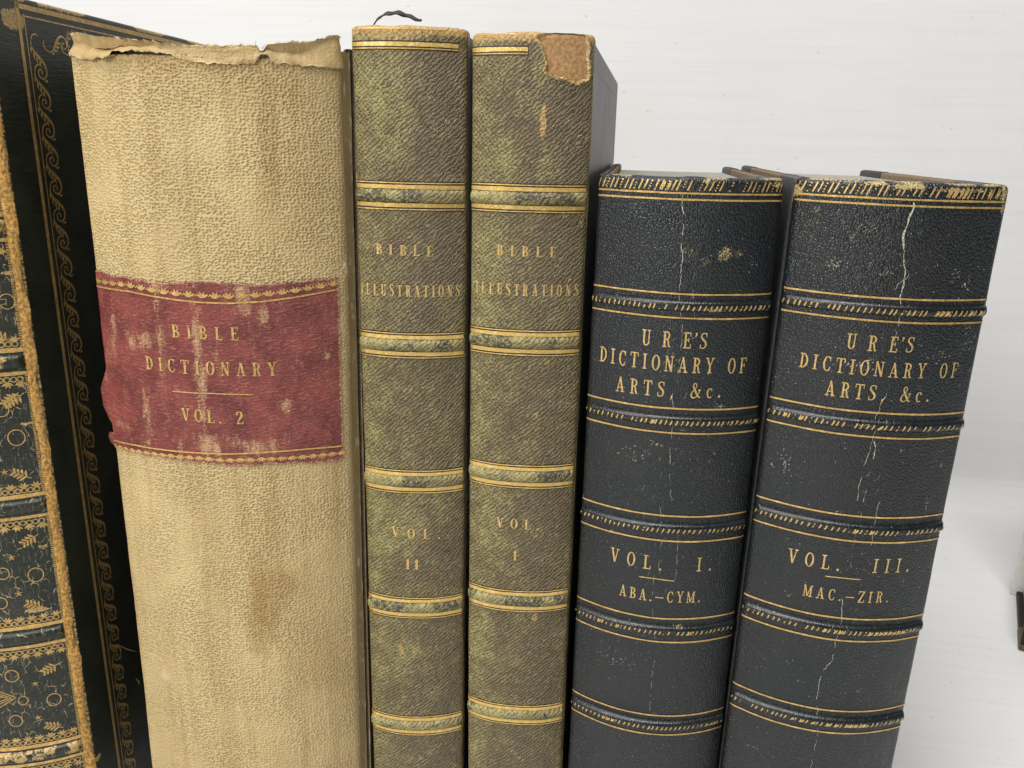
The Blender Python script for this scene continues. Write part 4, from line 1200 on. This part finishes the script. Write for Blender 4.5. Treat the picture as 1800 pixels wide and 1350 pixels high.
DN = [('DICTIONARY OF', .80), ]
n1, b5, spine5 = navy_book('navy_leather_book', "navy leather URE'S DICTIONARY volume lettered VOL. I. ABA.-CYM.",
    (1.10, 25.4, 1.2, -.11, 5.42, .88), (1216, 311),
    [((1198, 516.5), (1200, 559)), ((1180, 718), (1180, 761)), ((1163, 906), (1163, 950)), ((1153, 1086), (1150, 1127)), ((1140, 1256), (1137, 1289))],
    [(1216, 340), (1216, 351)], M['navy1'], 3,
    [("URE'S", (1127.5, 606), (1242, 613), 28, .80), ('DICTIONARY OF', (1054, 634), (1310, 655), 26.5, .80), ('ARTS, &c.', (1083, 687), (1266, 699), 26.5, .80),
     ('VOL.  I.', (1073, 985), (1250, 1003), 24, .85), ('ABA.-CYM.', (1088.5, 1045.5), (1230, 1058), 19.5, .82)],
    [((1123.5, 1012.8), (1185, 1021))],
    [('r', 1273, 448, .30, .30, .58, 1), ('r', 1297, 447, .25, .14, .50, 2), ('r', 1243, 318, .14, .10, .9, 3), ('r', 1255, 545, .30, .10, .75, 4), ('r', 1210, 445, .4, .25, .42, 5), ('r', 1240, 460, .25, .2, .42, 6),
     ('r', 1200, 755, .15, .1, .5, 7), ('r', 1190, 1100, .25, .1, .55, 8), ('g', 1200, 800, 1.4, 3.0, .8, 9), ('g', 1080, 1150, 1.0, 1.5, .8, 10), ('g', 1160, 960, .8, 3.0, .6, 11), ('r', 1065, 320, .3, .1, .5, 12), ('r', 1370, 325, .35, .12, .7, 13)],
    [([(1201, 340), (1200, 370), (1201, 400), (1199, 440), (1197, 480)], .020, .05, .75), ([(1197, 480), (1194, 520), (1193, 545), (1200, 560), (1198, 600), (1190, 680)], .011, .04, .85),
     ([(1180, 690), (1184, 720), (1180, 770), (1176, 830), (1180, 880)], .012, .05, .85), ([(1160, 890), (1163, 950), (1158, 1000)], .010, .04, .85), ([(1192, 940), (1189, 1000), (1186, 1020)], .010, .03, .8),
     ([(1150, 1010), (1146, 1060), (1152, 1100), (1150, 1130)], .010, .04, .85), ([(1150, 1160), (1142, 1230), (1143, 1270)], .010, .04, .85), ([(1222, 560), (1216, 500), (1222, 480)], .009, .03, .8)],
    [((1110, 795), .35, .22, 22, .10, .016, 40, .4), ((1075, 1160), .3, .15, 24, .09, .016, 10, .5), ((1150, 780), .10, .06, 8, .10, .02, 30, .3), ((1262, 715), .12, .08, 14, .08, .018, 60, .4), ((1180, 640), .10, .35, 30, .07, .012, 70, .4),
     ((1078, 935), .08, .05, 6, .08, .018, 80, .4), ((1110, 365), .25, .10, 12, .08, .012, 30, .5), ((1256, 798), .02, .02, 2, .05, .04, 80, .3), ((1078, 450), .05, .05, 4, .07, .016, 120, .4), ((1180, 1180), 1.2, 1.0, 40, .06, .010, 80, .5), ((1150, 1310), 1.2, .6, 40, .05, .012, 80, .6), ((1320, 460), .06, .06, 6, .07, .014, 40, .5)],
    15.0)
n3, b6, spine6 = navy_book('navy_leather_book', "navy leather URE'S DICTIONARY volume lettered VOL. III. MAC.-ZIR.",
    (6.66, 25.0, .35, .40, 5.66, .86), (1580, 319),
    [((1556, 524), (1556, 565)), ((1529, 725), (1529, 768)), ((1504, 907), (1500, 951)), ((1468, 1085), (1465, 1124)), ((1432, 1245), (1428, 1284))],
    [(1580, 350), (1580, 361)], M['navy3'], 8,
    [("URE'S", (1486.5, 613), (1604, 620), 27.5, .82), ('DICTIONARY OF', (1404, 644.5), (1680, 663), 26, .84), ('ARTS, &c.', (1449.5, 694.5), (1631, 706), 27, .80),
     ('VOL.  III.', (1384, 987), (1596, 1004), 25, .85), ('MAC.-ZIR.', (1410.5, 1046), (1560, 1058.5), 20, .82)],
    [((1450.5, 1012.5), (1511.5, 1018.5))],
    [('r', 1400, 335, .30, .25, .85, 1), ('r', 1392, 350, .12, .35, .8, 2), ('r', 1540, 322, .35, .10, .85, 3), ('r', 1600, 328, .5, .10, .9, 4), ('r', 1690, 335, .9, .08, .7, 5), ('r', 1765, 340, .15, .30, .95, 6), ('r', 1762, 368, .10, .2, .8, 7),
     ('r', 1700, 575, .2, .15, .42, 8), ('g', 1560, 430, 1.6, 1.6, .9, 9), ('g', 1430, 400, 1.0, 1.6, .9, 10), ('g', 1700, 630, .5, 1.2, .9, 11), ('g', 1540, 800, .6, 2.0, .8, 12), ('g', 1480, 1100, .6, 3.0, .6, 13), ('r', 1600, 548, .4, .10, .5, 14), ('r', 1520, 745, .25, .09, .55, 15)],
    [([(1607, 355), (1605, 370), (1597, 388), (1588, 415), (1588, 450), (1590, 480), (1586, 505), (1583, 525)], .042, .04, .08), ([(1583, 525), (1580, 560), (1572, 600)], .018, .05, .5),
     ([(1560, 690), (1540, 730), (1535, 770), (1530, 790), (1520, 820), (1512, 850), (1505, 880)], .017, .05, .5), ([(1535, 775), (1540, 790), (1532, 815)], .04, .05, .5), ([(1522, 860), (1516, 900), (1500, 960), (1494, 1000)], .012, .05, .7),
     ([(1480, 1050), (1478, 1090), (1470, 1120), (1464, 1160), (1444, 1180), (1440, 1200), (1436, 1230)], .018, .05, .4), ([(1436, 1240), (1438, 1290), (1425, 1350)], .012, .05, .6), ([(1545, 880), (1535, 930), (1530, 960)], .014, .04, .5), ([(1600, 480), (1570, 510)], .012, .05, .5)],
    [((1468, 465), .16, .09, 26, .07, .018, -35, .25), ((1438, 372), .04, .15, 12, .07, .014, 60, .5), ((1555, 480), .16, .04, 12, .06, .016, 60, .3), ((1677, 485), .14, .10, 10, .12, .012, 40, .2), ((1697, 500), .05, .12, 14, .07, .022, -70, .3), ((1497, 425), .03, .10, 6, .06, .02, 80, .4), ((1530, 400), .15, .12, 10, .08, .014, 60, .6),
     ((1505, 645), .22, .06, 22, .08, .02, 50, .3), ((1530, 635), .12, .06, 14, .07, .02, 20, .3), ((1640, 630), .25, .12, 16, .09, .016, 30, .4), ((1700, 610), .15, .25, 20, .09, .016, 60, .5), ((1378, 815), .08, .22, 22, .07, .020, 55, .4), ((1357, 815), .03, .06, 5, .06, .02, 80, .5), ((1583, 792), .02, .03, 3, .05, .04, 80, .3), ((1652, 818), .05, .03, 4, .06, .02, 20, .3),
     ((1585, 1020), .10, .08, 8, .06, .016, 40, .5), ((1385, 1047), .04, .05, 7, .05, .02, 80, .5), ((1510, 1000), .25, .30, 20, .06, .012, 60, .5), ((1627, 890), .02, .14, 10, .06, .018, 80, .4), ((1470, 900), .06, .03, 6, .06, .02, 60, .5), ((1508, 1215), .04, .05, 6, .06, .02, 40, .5), ((1385, 1165), .05, .06, 6, .06, .014, 60, .5), ((1320, 1312), .12, .02, 8, .07, .014, 10, .3), ((1550, 420), 1.3, 1.0, 60, .07, .009, 60, .6), ((1700, 775), .02, .02, 3, .05, .03, 60, .4), ((1668, 850), .03, .10, 10, .06, .03, 80, .4)],
    15.5)

# ================================================================== BOOK 1: large black gilt-tooled book
sp1 = Spine(-21.8, 22.9, 3.5, 0.0, 7.4, 1.25, ret=.02, p=2.2, fold=.15)
# put the right-hand joint under its photo line
for _ in range(12):
    u_, v_ = sp1.P(66, 700)
    c_ = sp1.R @ np.array([sp1.w / 2, 0, v_]) + sp1.loc
    q_ = R_CAM.T @ (c_ - np.array([0, 0, CAM_H]))
    sp1.loc[0] += (58 - (900 + F_PX * q_[0] / q_[2])) / F_PX * q_[2]
CH = .26
xr1 = sp1.w / 2 + CH
pb = Plate(sp1, xr1)
Hb1 = pb.P(126, 18)[1]
sp1.H = Hb1 + .0
b1 = book('black_gilt_book', sp1, 'large black leather book with ornate gilt spine and cracked orange joint')
sp1.dispf = lambda u, v: (fbm(u * .6, v * .4, 77, 3) - .5) * .05
band_px = [(40, 400), (45, 634), (55, 889), (60, 1118), (70, 1326)]
bv1 = [sp1.P(*p)[1] for p in band_px]
bv1.insert(0, 2 * bv1[0] - bv1[1])
def mask1(u, v):
    r = .62 * np.exp(-((u - sp1.uR) / .12) ** 2) + .6 * sstep(sp1.H - .6, sp1.H, v)
    for px, py, ru, rv, a, sd in ((45, 745, .25, .12, .7, 1), (65, 1072, .5, .15, .85, 2), (12, 480, .25, .10, .7, 3), (75, 960, .2, .2, .5, 4), (30, 560, .2, .3, .5, 5), (10, 20, .8, .6, .9, 6)):
        c = sp1.P(px, py)
        r = np.maximum(r, a * blob(u, v, c[0], c[1], ru, rv, .5, sd))
    return np.stack([np.clip(r, 0, 1), 0 * u, 0 * u, 0 * u + 1], -1)
spine1 = build_spine(sp1, M['black'], b1, mask1, .07, .07)
uB = sp1.uR - .02; uA = sp1.uL + .1
for i, z in enumerate(bv1):
    if z > sp1.H - .8: continue
    def mk(u, v, i=i):
        m_ = mask1(u, v)
        m_[:, 0] = np.maximum(m_[:, 0], .62 * sstep(.45, .62, fbm(u * 1.1, v * .8, 60 + i, 3)))
        return m_
    bo, prof = raised_band(sp1, z, .24, .17, M['black'], b1, mk, uA, uB, 90 + i)
    decals('gilt_fillet', [hline(sp1, z + .40, .075, uA, uB, .01, .1, i, .5), hline(sp1, z - .40, .06, uA, uB, .01, .1, i + 4, .5)], sp1.surf, M['gold'], spine1, .013)
    beads, palm = [], []
    for s in (1, -1):
        u = uB - .25; k = 0
        while u > uA:
            t = np.linspace(0, 2 * math.pi, 11)
            beads.append(strip(np.stack([u + .085 * np.cos(t), z + s * .60 + .085 * np.sin(t)], -1), .04))
            if k % 2 == 0:
                palm += flower(u, z + s * .70, .20, s)
            u -= .19; k += 1
    decal('gilt_bead_row', beads, sp1.surf, M['gold_dull'], spine1, .013)
    decal('gilt_palmettes', palm, sp1.surf, M['gold_dull'], spine1, .013)
def ring(cu, cv, r, w=.035):
    t = np.linspace(0, 2 * math.pi, 22)
    return strip(np.stack([cu + r * np.cos(t), cv + r * 1.12 * np.sin(t)], -1), w)
def star(cu, cv, r):
    out = []
    for k in range(5):
        a = math.radians(90 + 72 * k)
        out.append(strip(np.array([[cu, cv], [cu + .5 * r * math.cos(a), cv + .5 * r * math.sin(a)], [cu + r * math.cos(a), cv + r * math.sin(a)]]), [.05, .035, .01]))
    return out
def spray(cu, cv, s, ang):
    a = math.radians(ang); ca, sa = math.cos(a), math.sin(a)
    f = lambda x, y: (cu + s * (x * ca - y * sa), cv + s * (x * sa + y * ca))
    out = [strip(np.array([f(0, 0), f(.5, .03), f(1, 0)]), .03)]
    for k in range(4):
        x = .35 + .2 * k
        for sg in (-1, 1):
            out.append(strip(np.array([f(x - .1, 0), f(x + .05, sg * .18), f(x + .10, sg * (.34 - .04 * k))]), [.02, .07 * s / .5, .03]))
    return out
orn = []
for px, py, r in ((21, 1188, .22), (41, 1231, .16), (95, 1229, .23), (28, 1267, .22), (63, 1010, .24), (5, 1008, .2), (29, 769, .25), (2, 1060, .2), (2, 720, .22), (12, 530, .22)):
    c = sp1.P(px, py); orn.append([ring(c[0], c[1], r)])
for px, py in ((33, 1043), (62, 1201), (67, 1261), (8, 830), (20, 980)):
    orn.append(star(*sp1.P(px, py), .13))
for px, py, a in ((104, 1165, 205), (112, 1278, 155), (78, 1068, 150), (68, 938, 210), (42, 690, 215), (56, 840, 150), (20, 600, 150), (32, 690, 220)):
    orn.append(spray(*sp1.P(px, py), .62, a))
for k in range(3):
    z = sp1.P(0, 1228)[1]; c0 = sp1.P(29 - k * 7, 1229)
    orn.append(strip(np.array([[c0[0] - 1.0, z + .62 - .12 * k], [c0[0] - .45, z + .28 - .05 * k], [c0[0], z], [c0[0] - .45, z - .28 + .05 * k], [c0[0] - 1.0, z - .62 + .12 * k]]), .04, .1))
decals('gilt_ornament', orn, sp1.surf, M['gold_dull'], spine1, .013)
dots = []
for z in np.arange(.3, sp1.H - .5, .085):
    if min(abs(z - b) for b in bv1) > .45:
        dots.append(strip(np.array([[uB - .10, z], [uB - .06, z], [uB - .02, z]]), .055))
decal('gilt_dotted_line', dots, sp1.surf, M['gold_dull'], spine1, .013)
# split joint: strip of raw orange leather between spine and board
def joint1():
    zz = np.linspace(.05, sp1.H - .1, 620); kk = np.linspace(0, 1, 11)
    Z, K = np.meshgrid(zz, kk, indexing='ij'); Z, K = Z.ravel(), K.ravel()
    lo = .06 + .26 * (fbm(Z * .9, Z * 0, 5, 5) - .5) * 2; hi = .92 + .30 * (fbm(Z * 1.2, Z * 0 + 4, 15, 5) - .5) * 2
    k = lo + (hi - lo) * K
    x = sp1.w / 2 - .03 + k * (CH + .04); y = -.07 + k * .16
    bump = .035 * np.sin(np.clip(K, 0, 1) * math.pi) * (.4 + 1.2 * fbm(Z * 3.5, K * 3, 6, 4)) + .035 * (fbm(Z * 9, K * 7, 8, 3) - .5)
    n = np.array([.55, -.83])
    V = np.stack([x + n[0] * bump, y + n[1] * bump, Z], -1)
    return raw_mesh('split_joint', V, grid_quads(len(zz), len(kk)), M['suede'], b1, np.stack([K * 4, Z * 10], -1))
joint1()
def maskb1(y, z, e):
    r = .95 * sstep(.30, .0, Hb1 - z) * sstep(.38, .6, fbm(y * .9, z * 2, 4, 3)) + .55 * sstep(.10, .0, y - .13)
    c = pb.P(22, 32)
    r = np.maximum(r, .95 * blob(y, z, c[0], c[1], .55, .45, .5, 3))
    c = pb.P(172, 1332); r = np.maximum(r, .9 * blob(y, z, c[0], c[1], .25, .14, .5, 8))
    return np.stack([np.clip(r, 0, 1), 0 * y, 0 * y, 0 * y + 1], -1)
board1 = slab('board', xr1 - .42, xr1, .10, 19.5, .02, Hb1, M['black_board'], b1, .10, maskb1, .3, .09)
slab('board', -xr1 + .42, -xr1, .10, 19.5, .02, Hb1, M['black_board'], b1, .10)
page_block('page_block', sp1.w - .55, .4, 19.0, .4, Hb1 - .45, M['pages'], b1, .6)
# gilt fillets on the board
sF = np.mean([pb.P(*p)[0] for p in ((83, 320), (121, 675), (151, 1010))])
zT = pb.P(150, 38)[1]
sB = 18.6
decals('gilt_fillet', [strip(np.array([[sF, .6], [sF, zT + .1]]), .15, .3), strip(np.array([[sF - .1, zT], [sB, zT]]), .15, .3)], pb.surf, M['gold_dull'], board1, .010)
decals('gilt_line', [strip(np.array([[sF + .27, .6], [sF + .27, zT - .2]]), .045, .3), strip(np.array([[sF + .2, zT - .27], [sB, zT - .27]]), .045, .3)], pb.surf, M['gold_dull'], board1, .010)
def scroll(o, ex, ey, s):
    """one unit of the running scroll roll: ex across, ey along"""
    o, ex, ey = map(np.array, (o, ex, ey))
    f = lambda p: o + s * (np.asarray(p)[:, :1] * ex + np.asarray(p)[:, 1:] * ey)
    out = []
    # stem: from the left of this curl, down and across to the right of the next, then curling in
    p, w = spl([(-.30, .10), (-.33, -.10), (-.22, -.30), (.02, -.50), (.24, -.68), (.34, -.90), (.30, -1.10), (.12, -1.22), (-.08, -1.14), (-.12, -.98), (.0, -.90), (.10, -.98), (.05, -1.06)],
               [.02, .06, .09, .13, .11, .08, .07, .06, .05, .05, .05, .05, .06], 60)
    out.append(strip(f(p), w * s * 1.05))
    p, w = spl([(-.30, .08), (-.22, .22), (-.02, .28), (.12, .20)], [.05, .06, .05, .02], 16)
    out.append(strip(f(p), w * s))
    p, w = spl([(.14, -1.22), (.24, -1.30), (.34, -1.26)], [.04, .05, .10], 8)
    out.append(strip(f(p), w * s))
    for a, b, c in (((-.20, -.30), (-.26, -.46), (-.20, -.60)), ((-.05, -.44), (-.12, -.62), (-.04, -.74)), ((.10, -.56), (.04, -.70), (.10, -.84)), ((-.28, -.16), (-.38, -.26), (-.36, -.38))):
        out.append(strip(f([a, b, c]), np.array([.12, .09, .01]) * s))
    return out
sc = []
cs_ = np.mean([pb.P(*p)[0] for p in ((113, 350), (143, 650), (168, 900), (199, 1200))])
pitch = .92
z = zT - 1.0
while z > .9:
    sc.append(scroll((cs_, z), (1, 0), (0, 1), pitch * .98))
    z -= pitch
y = cs_ + .55
while y < sB - 1:
    sc.append(scroll((y, zT - .95), (0, 1), (-1, 0), pitch * .9))
    y += pitch
decals('gilt_scroll', sc, pb.surf, M['gold_dull'], board1, .010)
decal('scuff_marks',
      [strip(np.array([[pb.P(205, 1132)[0], pb.P(205, 1132)[1]], [pb.P(222, 1141)[0], pb.P(222, 1141)[1]], [pb.P(240, 1146)[0], pb.P(240, 1146)[1]]]), [.01, .05, .01], .1),
       strip(np.array([pb.P(238, 1192), pb.P(243, 1198), pb.P(246, 1204)]), [.02, .10, .02])], pb.surf, M['crack'], board1, .011)

# ================================================================== BOOKS 7 and 8: standing apart behind the row, at the edge of the view
c1, c2 = table_pt(1790, 1143), table_pt(1776, 1036, .35)
rot7 = Matrix.Rotation(math.radians(-20), 4, 'Z')
b7 = empty('dark_book', (c1[0], c1[1], 0), rot7)
tag(b7, 'dark book lying flat on the table with a brown leather corner', 'book')
for z in (.02, 3.33):
    bd = rbox('board', (0, 0, z), (15, 9, z + .35), M['dark_leather'], b7, .08)
    rbox('leather_corner', (-.03, -.03, z - .015), (2.4, 2.2, z + .365), M['brown_corner'], bd, .08)
rbox('spine', (.0, .0, .40), (15, .30, 3.30), M['dark_leather'], b7, .08)
rbox('page_block', (.35, .45, .42), (14.6, 8.7, 3.28), M['pages'], b7, .03)
rot8 = Matrix.Rotation(math.radians(-24), 4, 'Z')
b8 = empty('white_book', (c2[0], c2[1], 0), rot8)
tag(b8, 'white paper covered book standing upright behind the flat dark book', 'book')
rbox('page_block', (.25, .26, .35), (13, 2.4, 20.5), M['pages'], b8, .03)
rbox('cover', (0, 0, .02), (13.2, .24, 21), M['white_pages'], b8, .05)
rbox('cover', (.1, 2.42, .02), (13.2, 2.66, 21), M['white_pages'], b8, .05)
